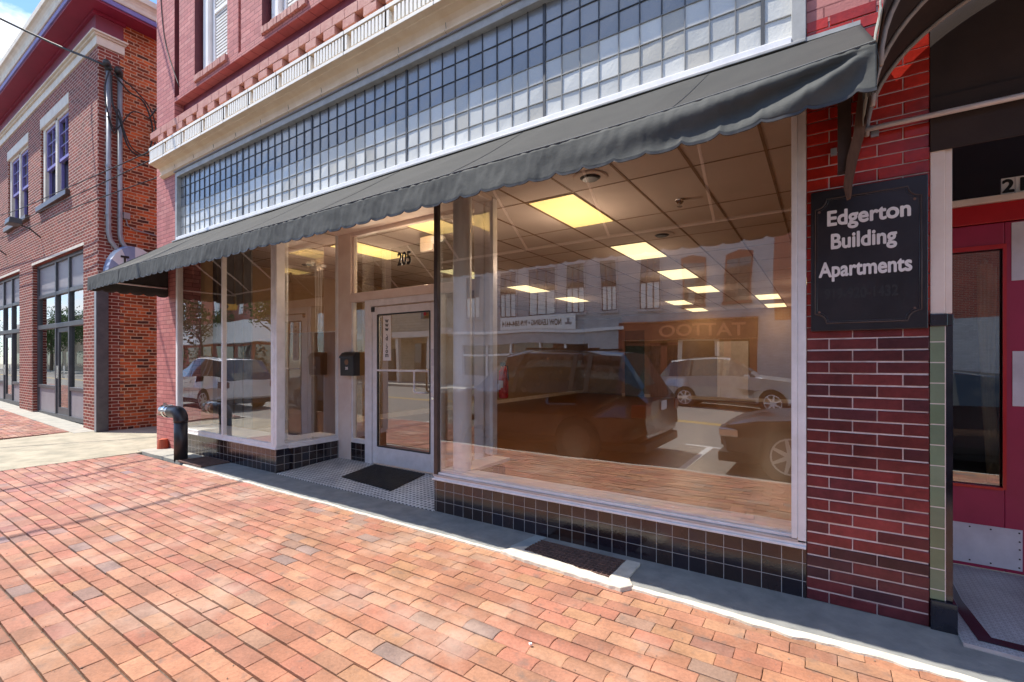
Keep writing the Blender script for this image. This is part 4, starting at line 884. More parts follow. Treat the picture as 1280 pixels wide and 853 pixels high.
# side face of the corner: red-brown quoin strip with toothed edge
g.box(CX - .0015, CX + .004, -.008, .30, 0, 7.72)
for i in range(58): 
    if i % 2: g.box(CX - .001, CX + .004, .30, .41, i * .134, i * .134 + .067)
g.build('quoin', m_bleft, lb)
lwall((CX - .2, CX + .02, 1.25, 2, 8.80, 8.9), name='coping', mat=m_orange)
# stone bed moulding, frieze, soffit, cornice
B('cornice_moulding', m_ledge, lb, (-30, CX + .03, -.04, .42, 7.722, 7.90), (-30, CX + .07, -.08, .44, 7.901, 7.935), (-30, CX + .11, -.12, .46, 7.936, 7.97), bevel=.008)
B('frieze', m_frieze, lb, (-30, CX + .02, -.05, .40, 7.971, 8.36))
B('frieze_bead', m_soffit, lb, (-30, CX + .07, -.10, .43, 8.30, 8.359))
B('soffit', m_soffit, lb, (-30, CX + .40, -.40, 1.2, 8.361, 8.40))
B('fascia', m_purple, lb, (-30, CX + .43, -.43, 1.2, 8.401, 8.50), bevel=.01)
g = G(); pf = [(.45, 8.503), (.462, 8.53), (.465, 8.58), (.485, 8.63), (.52, 8.67), (.56, 8.69), (.565, 8.80)]
for (u0, z0), (u1, z1) in zip(pf, pf[1:]):
    g.add([(-30, -u0, z0), (CX + u0, -u0, z0), (CX + u1, -u1, z1), (-30, -u1, z1), (CX + u0, 1.2, z0), (CX + u1, 1.2, z1)], [(0, 1, 2, 3), (1, 4, 5, 2)])
g.add([(-30, -.565, 8.80), (CX + .565, -.565, 8.80), (CX + .565, 1.2, 8.80), (-30, 1.2, 8.80)], [(0, 1, 2, 3)]); g.add([(-30, -.45, 8.503), (CX + .45, -.45, 8.503), (CX + .45, 1.2, 8.503), (-30, 1.2, 8.503)], [(0, 1, 2, 3)])
g.build('roof_cornice', m_ledge, lb)
B('roof', m_grayp, lb, (-30, CX - .0, .2, 9, 8.801, 9.0))
def sash(x0, x1, z0, z1):
    mid = (x0 + x1) / 2
    w_ = B('window', m_ledge, lb, (x0, x0 + .17, .03, .2, z0, z1), (x1 - .10, x1, .03, .2, z0, z1), (mid - .07, mid + .07, .03, .2, z0, z1), (x0 + .17, x1 - .1, .03, .2, z1 - .06, z1), bevel=.006)
    B('lintel', m_ledge, w_, (x0 - .03, x1 + .03, -.025, .2, z1, z1 + .24), bevel=.008)
    B('sill', m_bronze, w_, (x0 - .12, x1 + .1, -.09, .2, z0 - .12, z0), bevel=.006)
    g = G()
    for a, b in ((x0 + .17, mid - .07), (mid + .07, x1 - .10)):
        zm = z0 + (z1 - z0) * .45
        g.box(a, a + .05, .06, .12, zm, z1 - .06); g.box(b - .05, b, .06, .12, zm, z1 - .06); g.box(a + .05, b - .05, .06, .12, zm, zm + .07); g.box(a + .05, b - .05, .06, .12, z1 - .12, z1 - .06)
        g.box((a + b) / 2 - .012, (a + b) / 2 + .012, .07, .11, zm + .07, z1 - .12)
        for k in (1, 2): zz = zm + .07 + (z1 - .19 - zm) * k / 3; g.box(a + .05, b - .05, .071, .109, zz - .012, zz + .012)
        g.box(a, a + .04, .10, .15, z0, zm); g.box(b - .04, b, .10, .15, z0, zm); g.box(a + .04, b - .04, .10, .15, z0, z0 + .06)
    g.build('sash', m_purple, w_, bevel=.003)
    B('pane', m_darkglass, w_, (x0 + .17, x1 - .1, .155, .16, z0, z1 - .06)); B('window_back', m_grayp, w_, (x0, x1, .2, .3, z0, z1))
    B('pane_blind', m_blind, w_, (x0 + .17, x1 - .1, .1501, .1545, z0 + 1.0, z1 - .06)) if False else None
for x0, x1 in ((-16.08, -13.93), (-19.40, -17.25), (-22.73, -20.6), (-26, -24)): sash(x0, x1, 5.185, 7.10)
for x0, x1 in ((-16.87, -12.95), (-22.05, -18.14)):
    zb = gz((x0 + x1) / 2)
    f = B('shopfront', m_grayfr, lb, (x0, x0 + .08, .08, .18, zb, 3.84), (x1 - .08, x1, .08, .18, zb, 3.84), (x0 + .08, x1 - .08, .08, .18, 3.76, 3.84), (x0 + .08, x1 - .08, .08, .18, 2.98, 3.07), (x0 + .08, x1 - .08, .07, .18, 2.20, 2.31), (x0 + .08, x1 - .08, .08, .18, zb, zb + .1),
          (x0 + 1.53, x0 + 1.61, .075, .18, zb + .1, 3.76), (x0 + 2.53, x0 + 2.61, .075, .18, zb + .1, 3.76), (x0 + .08, x0 + 1.53, .08, .18, .74, .82), (x0 + 2.61, x1 - .08, .08, .18, .74, .82), bevel=.006)
    B('panel', m_grayp, f, (x0 + .08, x0 + 1.53, .11, .15, zb + .1, .74)); B('panel', m_grayp, f, (x0 + 2.61, x1 - .08, .11, .15, zb + .1, .74)); B('panel', m_grayp, f, (x0 + .08, x1 - .08, .12, .15, 3.07, 3.76))
    B('glass', m_gl_left, f, (x0 + .08, x1 - .08, .125, .131, 2.31, 2.98), (x0 + .08, x0 + 1.53, .125, .131, .82, 2.2), (x0 + 2.61, x1 - .08, .125, .131, .82, 2.2))
    B('door', m_grayfr, f, (x0 + 1.63, x0 + 1.73, .10, .15, zb + .02, 2.19), (x0 + 2.42, x0 + 2.52, .10, .15, zb + .02, 2.19), (x0 + 1.73, x0 + 2.42, .10, .15, zb + .02, zb + .26), (x0 + 1.73, x0 + 2.42, .10, .15, 2.09, 2.19)); B('door_glass', m_gl_left, f, (x0 + 1.73, x0 + 2.42, .122, .128, zb + .26, 2.09))
    B('door_handle', m_chrome, f, (x0 + 1.76, x0 + 1.79, .05, .08, 1.0, 1.3))
    B('interior', m_wall_in, f, (x0, x1, 3.0, 3.1, 0, 3.84), (x0, x1, .2, 3.0, 3.7, 3.84), (x0, x1, .2, 3.0, -.02, .01))
    B('mullion_back', m_grayfr, f, (x0 - .02, x0, .2, 3, 0, 3.84), (x1, x1 + .02, .2, 3, 0, 3.84))
    B('brick_head', m_ledge, lb, (x0 - .04, x1 + .04, -.016, .0, 3.84, 3.90))
t = thing('steel_post', (-12.05, .03, 0), 'tall dark steel post at the corner of the brick building by the alley', 'post')
B('shaft', m_grayfr, t, (-12.084, -11.97, -.06, .13, .004, 2.8), bevel=.005); B('face_strip', m_conduit, t, (-12.08, -11.98, -.066, -.0605, .01, 2.8)); B('cap', m_grayfr, t, (-12.09, -11.96, -.07, .14, 2.801, 2.84))
# conduits
for yy_, lab, zt in ((.14, 'grey conduit on the alley wall nearest the street', 7.25), (.325, 'grey conduit on the alley wall, second from the street', 7.2)):
    x = CX + .075; t = thing('conduit', (x, yy_, 3.4), lab, 'conduit', 'conduits on the alley wall')
    pts = [(x, yy_, zt), (x, yy_, 4.0), (x, yy_ + .03, 3.85), (x, yy_ + .13, 3.70), (x, yy_ + .30, 3.62), (x, yy_ + .75, 3.60)]
    g = G(); g.tube(pts, .042, 12); g.build('pipe', m_conduit, t, smooth=True)
    g = G(); 
    for z in (4.35, 5.3, 6.4): g.tube([(x, yy_, z), (x, yy_, z + .05)], .05, 12)
    g.build('clamp', m_conduit, t)
    g = G(); g.tube([(x, yy_, zt), (x + .02, yy_ - .02, zt + .10), (x + .06, yy_ - .05, zt + .13), (x + .10, yy_ - .07, zt + .05)], [.05, .065, .06, .055], 12); g.build('weatherhead', m_blackmetal, t, smooth=True)
def cable(name, pts, r, lab, group=None, n=24, mat=None):
    P = [Vector(p) for p in pts]; out_ = []
    for i in range(len(P) - 1):
        p0, p1, p2, p3 = P[max(i - 1, 0)], P[i], P[i + 1], P[min(i + 2, len(P) - 1)]
        for k in range(8):
            s = k / 8; out_.append(.5 * ((2 * p1) + (p2 - p0) * s + (2 * p0 - 5 * p1 + 4 * p2 - p3) * s * s + (3 * p1 - p0 - 3 * p2 + p3) * s ** 3))
    out_.append(P[-1]); g = G(); g.tube(out_, r, 7); return tag(g.build(name, mat or m_cable, smooth=True), lab, 'cable', group)
X = CX + .16
cable('overhead_cable', [(-19.0, -9.0, 12.0), (-14.35, -1.5, 8.62), (-12.1, .0, 7.38), (-11.95, .14, 7.28)], .022, 'thick black overhead cable running down to the conduit heads on the brick corner')
cable('cable_loop', [(X, .2, 7.2), (X, .45, 6.95), (X, .70, 6.85), (X, .85, 6.4), (X, .80, 5.9), (X, .6, 5.7), (X, .42, 5.85), (X, .30, 6.3), (X, .18, 6.6), (X, .16, 7.15)], .016, 'wide loop of black cable on the orange alley wall')
cable('cable_loop', [(X + .04, .3, 7.15), (X + .05, .55, 7.0), (X + .05, .82, 6.7), (X + .05, .9, 6.2), (X + .05, .78, 5.75), (X + .05, .5, 5.78), (X + .05, .35, 6.1), (X + .03, .26, 6.5), (X, .22, 6.0), (X, .1, 6.3)], .013, 'second loop of black cable tangled behind the wide one on the alley wall')
cable('cable_loop', [(X, .12, 7.2), (X + .02, .05, 6.8), (X, .12, 6.3), (X + .02, .24, 6.1), (X + .04, .5, 6.55), (X + .1, .8, 6.5)], .012, 'short black cable hanging round the conduit nearest the street')
cable('service_wire', [(X + .05, .8, 6.55), (-11, .5, 6.2), (-9.32, .25, 6.1)], .014, 'upper short wire crossing the alley to the pink building', 'short wires across the alley')
cable('service_wire', [(X + .05, .85, 6.2), (-11, .55, 5.9), (-9.32, .3, 5.85)], .014, 'lower short wire crossing the alley to the pink building', 'short wires across the alley')
cable('telephone_wire', [(-26, -.5, 6.1), (-18.0, -.35, 5.25), (-12.5, -.3, 4.9), (-9.31, -.02, 4.95)], .009, 'topmost thin wire slanting across the paired windows', 'thin wires in front of the brick facade')
cable('telephone_wire', [(-26, -.5, 5.75), (-18.0, -.35, 4.95), (-12.5, -.3, 4.68), (-9.31, -.02, 4.80)], .009, 'middle thin wire slanting across the paired windows', 'thin wires in front of the brick facade')
cable('telephone_wire', [(-26, -.5, 5.3), (-18.0, -.35, 4.65), (-12.5, -.3, 4.45), (-9.31, .1, 4.55)], .009, 'lowest thin wire slanting across the paired windows', 'thin wires in front of the brick facade')
cable('overhead_cable', [(-10.9, 6, 10.2), (-10.75, -2.5, 10.0), (-10.45, -5.2, 10.0), (-10.0, -17, 10.6)], .03, 'overhead cable high above the street nearer the display windows', 'cables strung over the street')
cable('overhead_cable', [(-14.2, 6, 10.2), (-13.1, -3.1, 10.0), (-12.5, -4.8, 10.0), (-11.5, -17, 10.6)], .03, 'overhead cable high above the street nearer the brick corner building', 'cables strung over the street')
cable('wire_shadow', [(-9.18, -.008, 7.9), (-8.98, -.01, 6.7), (-8.44, -.01, 5.72)], .007, 'thin dark strand standing in for a wire shadow on the pink corner pier')  # dark strand laid on the wall in place of a cast wire shadow
cable('white_cable', [(-9.42, .15, 7.9), (-9.55, .1, 7.3), (-9.45, .1, 7.05), (-9.34, .15, 7.2)], .012, 'white cable loop at the top edge of the pink building', mat=m_white)
t = thing('wire_bracket', (-9.36, .2, 6.8), 'dark bracket with insulators on the edge of the pink building', 'bracket')
g = G(); g.tube([(-9.36, .2, 6.6), (-9.36, .2, 8.2)], .03, 8); g.build('rod', m_blackmetal, t)
g = G()
for z in (6.75, 7.0, 7.3, 7.55): g.tube([(-9.42, .2, z), (-9.42, .2, z + .10)], [.05, .035], 10)
g.tube([(-9.42, .2, 6.45), (-9.42, .2, 6.62)], [.07, .07], 12); g.build('insulator', m_blackmetal, t)
t = thing('junction_box', (CX + .04, .44, 4.38), 'small grey junction box on the orange brick wall', 'junction box'); B('box', m_conduit, t, (CX + .004, CX + .07, .39, .50, 4.35, 4.48), bevel=.005)
g = G(); g.tube([(CX + .03, .44, 4.35), (CX + .03, .47, 4.22), (CX + .03, .6, 4.16), (CX + .03, 1.0, 4.12)], .012, 6); g.build('pipe', m_conduit, t)
# small canopy with letters on the alley wall
t = thing('small_canopy', (CX + .3, .5, 3.2), 'small domed blue and white striped canopy showing the letter A above the awning end', 'canopy')
n = 12; stripes = [G(), G()]
for i in range(n):
    a0, a1 = math.pi * i / n, math.pi * (i + 1) / n
    P = lambda a, k, y0=.50: (CX + .02 + .30 * k, y0 - .44 * math.cos(a), 3.12 + .68 * math.sin(a) * (1 - .08 * k))
    stripes[(i // 2) % 2].add([P(a0, 0), P(a1, 0), P(a1, 1), P(a0, 1), (CX + .32, .5, 3.12)], [(0, 1, 2, 3), (3, 2, 4)])
stripes[0].build('blue_stripe', m_bluec, t, solid=.004); stripes[1].build('white_stripe', m_whitec, t, solid=.004)
text('lettering', 'T A', .30, (CX + .33, .26, 3.32), m_blklett, t, rot=(R(90), 0, R(90)), bold=.008, depth=.002, sx=.75)
# lamps on the facade
for x, lab in ((-16.1, 'black flood lamp on an arm below the nearer pair of windows'), (-19.6, 'black flood lamp on an arm at the left edge of the picture')):
    t = thing('wall_lamp', (x, -.02, 4.7), lab, 'lamp', 'flood lamps on the brick facade')
    g = G(); g.tube([(x, -.01, 4.45), (x, -.20, 4.62), (x, -.42, 4.70)], .018, 8); g.build('arm', m_blackmetal, t)
    g = G(); g.prism([(-.60, 4.66), (-.36, 4.66), (-.38, 4.78), (-.58, 4.80)], 'x', x - .22, x + .22); g.build('lamp_head', m_grayfr, t, bevel=.01)

# ================================================================== ACROSS THE STREET (seen in the glass)
FY = -19.4
ob = thing('painted_building', (-10, FY, 0), 'grey painted brick building with arched upper windows mirrored in the big window', 'building')
B('wall', m_greybrick, ob, (-19.4, -1.75, FY - 8, FY, 3.3, 9.6), (-10.2, -8.6, FY - 8, FY, -.06, 3.3), (-2.3, -1.75, FY - 8, FY, -.06, 3.3), (-19.4, -18.8, FY - 8, FY, -.06, 3.3), (-18.8, -10.2, FY - 8, FY, 2.35, 3.3))
B('belt_course', m_alu, ob, (-19.4, -8.3, FY, FY + .12, 2.96, 3.12)); B('cornice', m_greybrick, ob, (-19.5, -1.7, FY, FY + .3, 9.2, 9.6))
def owin(x0, x1, z0, z1, arch=False, dark=True, cols=1):
    f = G(); f.box(x0 - .1, x1 + .1, FY, FY + .10, z0 - .12, z0); f.box(x0 - .06, x0, FY, FY + .06, z0, z1); f.box(x1, x1 + .06, FY, FY + .06, z0, z1)
    if arch:
        c = (x0 + x1) / 2; r = (x1 - x0) / 2
        f.prism([(x0 - .06, z1), (x0 - .06, z1 + r * .5), (c, z1 + r * .8), (x1 + .06, z1 + r * .5), (x1 + .06, z1)] , 'y', FY, FY + .02)
    else: f.box(x0 - .1, x1 + .1, FY, FY + .08, z1, z1 + .12)
    o = f.build('window', m_rfront if arch else m_greybrick, ob)
    p = B('pane', m_darkglass, o, (x0, x1, FY + .005, FY + .02, z0, z1)); s = G()
    s.box(x0, x1, FY + .02, FY + .05, (z0 + z1) / 2 - .03, (z0 + z1) / 2 + .03)
    for k in range(1, cols + 1): xx = x0 + (x1 - x0) * k / (cols + 1); s.box(xx - .02, xx + .02, FY + .02, FY + .045, z0, z1)
    s.build('sash', m_bronze, o)
    B('blind', m_blind, o, (x0 + .05, x1 - .05, FY + .0205, FY + .024, z0 + .05, (z0 + z1) / 2 - .03)) if not arch else None
for x0, x1 in ((-3.62, -2.62), (-5.56, -4.58)): owin(x0, x1, 3.97, 6.0, arch=True)
for x0, x1 in ((-7.5, -6.62), (-9.52, -8.68), (-11.5, -10.5), (-13.96, -12.2), (-15.8, -14.8), (-18.3, -17.3)): owin(x0, x1, 3.95, 6.5, cols=2)
sf = B('shopfront', m_rfront, ob, (-8.6, -2.3, FY - .3, FY - .1, -.06, .7), (-8.6, -5.8, FY - .3, FY - .1, 2.15, 3.3), (-5.8, -2.3, FY - .3, FY - .1, 2.4, 3.3), (-8.6, -8.3, FY - .3, FY, .7, 3.3), (-2.6, -2.3, FY - .3, FY, .7, 3.3), (-6.6, -6.3, FY - .3, FY - .1, .7, 3.3), (-3.7, -3.4, FY - .3, FY - .1, .7, 3.3))
B('glass', m_darkglass, sf, (-8.3, -2.6, FY - .28, FY - .2, .7, 2.4)); B('door', m_blktile, sf, (-5.6, -4.1, FY - .25, FY - .09, -.06, 2.3)); B('door_frame', m_ledge, sf, (-5.8, -5.6, FY - .25, FY - .06, -.06, 2.45), (-4.1, -3.9, FY - .25, FY - .06, -.06, 2.45), (-5.6, -4.1, FY - .25, FY - .06, 2.3, 2.45))
s2 = B('shopfront', m_greybrick, ob, (-18.8, -10.2, FY - .3, FY - .1, -.06, .6)); B('glass', m_darkglass, s2, (-18.8, -10.2, FY - .28, FY - .2, .6, 2.35)); B('mullion', m_white, s2, *[(x, x + .1, FY - .2, FY - .08, .6, 2.35) for x in (-17, -15.2, -13.4, -11.8, -10.3)], (-18.8, -10.2, FY - .2, FY - .08, 1.75, 1.85))
t = thing('shop_sign', (-5, FY + .1, 2.2), 'long red brown TATTOO signboard on the painted building opposite', 'sign')
B('board', m_rfront, t, (-8.3, -2.35, FY + .0, FY + .1, 2.42, 3.22), bevel=.02); B('frame', m_orange, t, (-8.35, -2.3, FY, FY + .14, 3.22, 3.3), (-8.35, -2.3, FY, FY + .14, 2.36, 2.42))
o = text('lettering', 'TATTOO', .78, (-2.75, FY + .11, 2.54), M('orange_letter', (.75, .26, .12), (.65, .22, .1)), t, rot=(R(90), 0, R(180)), bold=.012, depth=.01, sx=1.22)
t = thing('banner', (-13.3, FY + .05, 3.2), 'white NOW LEASING banner with a telephone number on the painted building opposite', 'banner')
B('sheet', m_white, t, (-15.75, -10.95, FY + .121, FY + .14, 3.14, 3.92)); text('lettering', 'NOW LEASING • 919-584-4414', .46, (-11.75, FY + .142, 3.36), m_blklett, t, rot=(R(90), 0, R(180)), bold=.012, depth=.004, sx=.63)
B('emblem', m_grayp, t, (-11.55, -11.15, FY + .1405, FY + .143, 3.38, 3.5), (-11.42, -11.28, FY + .1405, FY + .143, 3.5, 3.72))
rb = thing('brick_building', (3, FY, 0), 'plain red brick building next to the painted one across the street', 'building')
B('wall', m_redbrick, rb, (-1.749, 14, FY - 8, FY, 3.1, 9.2)); B('ground_floor', m_greybrick, rb, (-1.749, 14, FY - 8, FY, -.06, 3.1)); B('shop_window', m_darkglass, rb, (-.9, 2.4, FY, FY + .05, .5, 2.7)); B('door', m_rfront, rb, (2.8, 3.8, FY, FY + .05, -.06, 2.3)); B('window', m_darkglass, rb, (0, 1, FY, FY + .05, 4, 6), (2.5, 3.5, FY, FY + .05, 4, 6))
tb = thing('siding_building', (-25, FY, 0), 'tan siding building with a flat porch roof across the street mirrored in the door', 'building')
B('wall', m_tan, tb, (-32, -19.41, FY - 8, FY, -.06, 7.5)); B('porch_roof', m_cream, tb, (-32, -19.5, FY, FY + 1.6, 3.0, 3.4)); B('post', m_cream, tb, *[(x, x + .25, FY + 1.2, FY + 1.45, -.06, 3.0) for x in (-31, -28, -25, -22)]); B('window', m_darkglass, tb, (-30.5, -28.5, FY, FY + .05, .8, 2.6), (-24.5, -22.3, FY, FY + .05, .8, 2.6), (-30, -28.8, FY, FY + .05, 4.4, 6), (-24, -22.8, FY, FY + .05, 4.4, 6)); B('door', m_blktile, tb, (-27.4, -26.3, FY, FY + .05, -.06, 2.3)); B('roof', m_grayp, tb, (-32.1, -19.4, FY - 8, FY + .2, 7.5, 7.8))
cb = thing('brick_building', (-44, FY, 0), 'brick corner building with a broad white canopy band mirrored in the left window', 'building')
B('wall', m_redbrick, cb, (-62, -33, FY - 8, FY, -.06, 9)); B('canopy_band', m_white, cb, (-61, -33.5, FY, FY + 1.3, 3.0, 4.9)); B('shop_window', m_darkglass, cb, *[(x, x + 2.6, FY, FY + .06, .5, 2.8) for x in (-60, -56.5, -53, -49.5, -46, -42.5, -39, -36)]); B('window', m_white, cb, *[(x, x + 1.1, FY, FY + .08, 5.7, 7.6) for x in (-58, -54, -50, -46, -42, -38, -35)])
fb = thing('brick_building', (-90, FY, 0), 'long low brick building at the far end of the street mirrored in the shopfront glass', 'building')
B('wall', m_tan, fb, (-130, -62.5, FY - 8, FY, -.06, 8)); B('shop_window', m_darkglass, fb, *[(x, x + 3, FY, FY + .06, .6, 2.8) for x in range(-128, -66, 5)]); B('parapet', m_cream, fb, (-130, -62.5, FY, FY + .3, 7.4, 8.2))
# signals on a span wire
for x, y, lab in ((-26, -9.0, 'yellow traffic signal hanging over the crossing, nearer the shops'), (-31, -11.5, 'yellow traffic signal hanging over the crossing, farther one')):
    t = thing('traffic_signal', (x, y, 5), lab, 'traffic signal', 'traffic signals over the crossing')
    B('housing', M('signal_yellow', (.7, .35, .03), (.6, .3, .03)), t, (x - .2, x + .2, y - .2, y + .2, 4.6, 5.8), bevel=.03); B('bracket', m_blackmetal, t, (x - .03, x + .03, y - .03, y + .03, 5.8, 6.6))
    g = G(); [g.tube([(x, y + .2, 4.8 + .38 * k), (x, y + .26, 4.8 + .38 * k)], .14, 14) for k in range(3)]; g.build('lens', m_blackmetal, t)
cable('span_wire', [(-22, -2.0, 7.0), (-26, -9, 6.6), (-31, -11.5, 6.6), (-36, -18, 7.0)], .02, 'span wire carrying the traffic signals')
# trees far along the street
def tree(x, y, h, r, lab, seed):
    rnd = random.Random(seed); t = thing('street_tree', (x, y, 0), lab, 'tree', 'street trees far along the road')
    g = G(); g.tube([(x, y, -.4), (x + .1, y, h * .3), (x + .05, y + .1, h * .62)], [.22, .16, .08], 10)
    for k in range(6):
        a = k * 1.05 + rnd.random(); g.tube([(x + .06, y, h * .34 + .2 * k), (x + math.cos(a) * r * .6, y + math.sin(a) * r * .6, h * .55 + .3 * k)], [.07, .02], 6)
    g.build('trunk', m_bark, t)
    g = G(); cl = [(Vector((x + rnd.gauss(0, r * .45), y + rnd.gauss(0, r * .45), h * .66 + rnd.gauss(0, r * .38))), rnd.uniform(.3, .6) * r) for _ in range(16)]
    for c, cr in cl:
        for _ in range(230):
            d = Vector((rnd.gauss(0, 1), rnd.gauss(0, 1), rnd.gauss(0, 1))).normalized() * cr * rnd.random() ** .35; p = c + d
            u = Vector((rnd.gauss(0, 1), rnd.gauss(0, 1), rnd.gauss(0, 1))).normalized(); v = u.orthogonal().normalized(); s = rnd.uniform(.09, .17)
            g.add([p - u * s, p + v * s * .6, p + u * s, p - v * s * .6], [(0, 1, 2, 3)])
    g.build('crown', m_leaf, t)
tree(-34, -16.6, 7.5, 2.4, 'rounded green tree on the far pavement beyond the crossing', 1); tree(-48, -17.2, 8.5, 2.8, 'tallest green tree at the far end of the street', 2); tree(-66, -17.0, 7, 3.0, 'green tree in front of the long low building, nearer the crossing', 4); tree(-80, -17.4, 8, 3.2, 'green tree in front of the long low building, second from the crossing', 5); tree(-96, -17.2, 8.5, 3.4, 'green tree in front of the long low building, farthest from the crossing', 6); tree(-110, -9, 9, 4.5, 'green tree closing the view at the end of the road', 3)

# ---- cars
def car(name, L_, W_, prof, paint, loc, rot, lab, wb, fo, wr=.34, rimm=None):
    """prof: stations (x from nose, z bottom, z belt, z roof, half width, roof half width)"""
    t = thing(name, loc, lab, 'car'); rings = []
    for x, zb, zs, zr, hw, hr in prof:
        q = [(hw * .90, zb), (hw * .985, zb + .10), (hw, zb + (zs - zb) * .55), (hw * .965, zs), (hr if zr > zs + .1 else hw * .86, zr - (.05 if zr > zs + .1 else -.005)), (hr * .82 if zr > zs + .1 else hw * .55, zr), (0, zr + .015)]
        rings.append([Vector((x, a, z)) for a, z in q] + [Vector((x, -a, z)) for a, z in reversed(q[:-1])])
    body = G(); gls = G(); n = len(rings[0])
    o = Vector(loc)
    for i in range(len(rings) - 1):
        cab = prof[i][3] > prof[i][2] + .1; cab2 = prof[i + 1][3] > prof[i + 1][2] + .1
        rise = abs(prof[i][3] - prof[i + 1][3]) > .14
        for k in range(n):
            k2 = (k + 1) % n; f = [rings[i][k] + o, rings[i][k2] + o, rings[i + 1][k2] + o, rings[i + 1][k] + o]
            side = k in (3, 8); top = k in (4, 5, 6, 7)
            isg = (side and (cab or cab2)) or (top and rise and (cab or cab2))
            (gls if isg else body).add(f, [(0, 1, 2, 3)])
    body.add([p + o for p in rings[0]], [tuple(range(n))]); body.add([p + o for p in rings[-1]], [tuple(range(n))])
    b = body.build('body', paint, t, smooth=True); gls.build('windows', m_darkglass, t, smooth=True)
    m_ = b.modifiers.new('weld', 'WELD'); m_.merge_threshold = .001; m2 = b.modifiers.new('edge', 'BEVEL'); m2.width = .02; m2.segments = 2
    hw = max(p[4] for p in prof); ox, oy, oz = loc
    g = G()
    for x in (fo, fo + wb):   # dark arches
        for s in (1, -1): g.tube([(ox + x, oy + s * (hw - .10), oz + wr), (ox + x, oy + s * (hw + .003), oz + wr)], wr * 1.16, 28)
    g.build('wheel_arch', m_rubber, t)
    for x in (fo, fo + wb):
        for s in (1, -1):
            y0, y1 = oy + s * (hw - .16), oy + s * (hw + .018)
            g = G(); g.tube([(ox + x, y0, oz + wr), (ox + x, y1, oz + wr)], wr, 28); w1 = g.build('tyre', m_rubber, t)
            g = G(); g.tube([(ox + x, y1, oz + wr), (ox + x, y1 + s * .004, oz + wr)], wr * .18, 16)
            for k in range(7):
                a = 2 * math.pi * k / 7; ca, sa = math.cos(a), math.sin(a); pts = []
                for rr_, ww in ((.12, .045), (.70, .028)):
                    for q in (-1, 1): pts.append((ox + x + wr * (rr_ * ca - q * ww * 2 * sa), oz + wr + wr * (rr_ * sa + q * ww * 2 * ca)))
                pp = [pts[0], pts[1], pts[3], pts[2]]; g.prism(pp, 'y', y1, y1 + s * .008)
            g.tube([(ox + x + wr * .70 * math.cos(q * math.pi / 12), y1 + s * .002, oz + wr + wr * .70 * math.sin(q * math.pi / 12)) for q in range(25)], .012, 6, cap=False)
            g.build('rim', rimm or m_alu, w1); g = G(); g.tube([(ox + x, y1 - s * .002, oz + wr), (ox + x, y1 + s * .002, oz + wr)], wr * .72, 28); g.build('brake_disc', m_bronze, w1)
    f0, f1 = prof[0], prof[-1]
    def at(x):
        for p, q in zip(prof, prof[1:]):
            if p[0] <= x <= q[0]:
                k_ = (x - p[0]) / (q[0] - p[0]); return [p[j] + (q[j] - p[j]) * k_ for j in range(6)]
    for s in (1, -1):
        for xp in (L_ * .52, L_ * .74, L_ * .80 if L_ < 4.8 else L_ * .78):
            p = at(xp); g = G(); e = .006; yb_, yt_ = oy + s * (p[4] * .965 + e), oy + s * (p[5] + e)
            g.hexa([(ox + xp - .04, yb_ - s * .03, oz + p[2]), (ox + xp + .04, yb_ - s * .03, oz + p[2]), (ox + xp + .04, yb_, oz + p[2]), (ox + xp - .04, yb_, oz + p[2])], [(ox + xp - .04, yt_ - s * .03, oz + p[3] - .05), (ox + xp + .04, yt_ - s * .03, oz + p[3] - .05), (ox + xp + .04, yt_, oz + p[3] - .05), (ox + xp - .04, yt_, oz + p[3] - .05)]); g.build('pillar', m_blackmetal, t)
        for xp in (L_ * .31, L_ * .52, L_ * .72):
            p = at(xp); g = G(); zl = p[1] + .12; zm = p[1] + (p[2] - p[1]) * .55
            g.hexa([(ox + xp, oy + s * (p[4] * .98), oz + zl), (ox + xp + .008, oy + s * (p[4] * .98), oz + zl), (ox + xp + .008, oy + s * (p[4] * .99 + .003), oz + zl), (ox + xp, oy + s * (p[4] * .99 + .003), oz + zl)], [(ox + xp, oy + s * (p[4] * .99), oz + zm), (ox + xp + .008, oy + s * (p[4] * .99), oz + zm), (ox + xp + .008, oy + s * (p[4] + .003), oz + zm), (ox + xp, oy + s * (p[4] + .003), oz + zm)])
            g.build('door_seam', m_blackmetal, t)
        B('side_moulding', m_rubber, t, (ox + L_ * .30, ox + L_ * .72, oy + s * (hw * .97), oy + s * (hw * .99 + .012), oz + .30, oz + .38))
        B('roof_rail', m_blackmetal, t, (ox + L_ * .52, ox + L_ * .82, oy + s * (at(L_ * .6)[5] * .80), oy + s * (at(L_ * .6)[5] * .80 + .03), oz + at(L_ * .6)[3] + .012, oz + at(L_ * .6)[3] + .045)) if L_ < 4.8 else None
    for s in (1, -1):
        B('headlight', m_chrome, t, (ox + .02, ox + .26, oy + s * (hw * .60), oy + s * (hw * .93), oz + f0[2] - .17 + .08, oz + f0[2] - .02 + .05), bevel=.02)
        B('taillight', m_tail, t, (ox + L_ - .20, ox + L_ + .02, oy + s * (hw * .72), oy + s * (hw * .99), oz + f1[2] - .22, oz + f1[2] - .02), bevel=.02)
        B('mirror', paint, t, (ox + prof[5][0], ox + prof[5][0] + .18, oy + s * (hw + .01), oy + s * (hw + .17), oz + .98, oz + 1.12), bevel=.03)
        B('door_handle', paint, t, (ox + L_ * .52, ox + L_ * .52 + .16, oy + s * hw * .97, oy + s * (hw + .012), oz + .90, oz + .93))
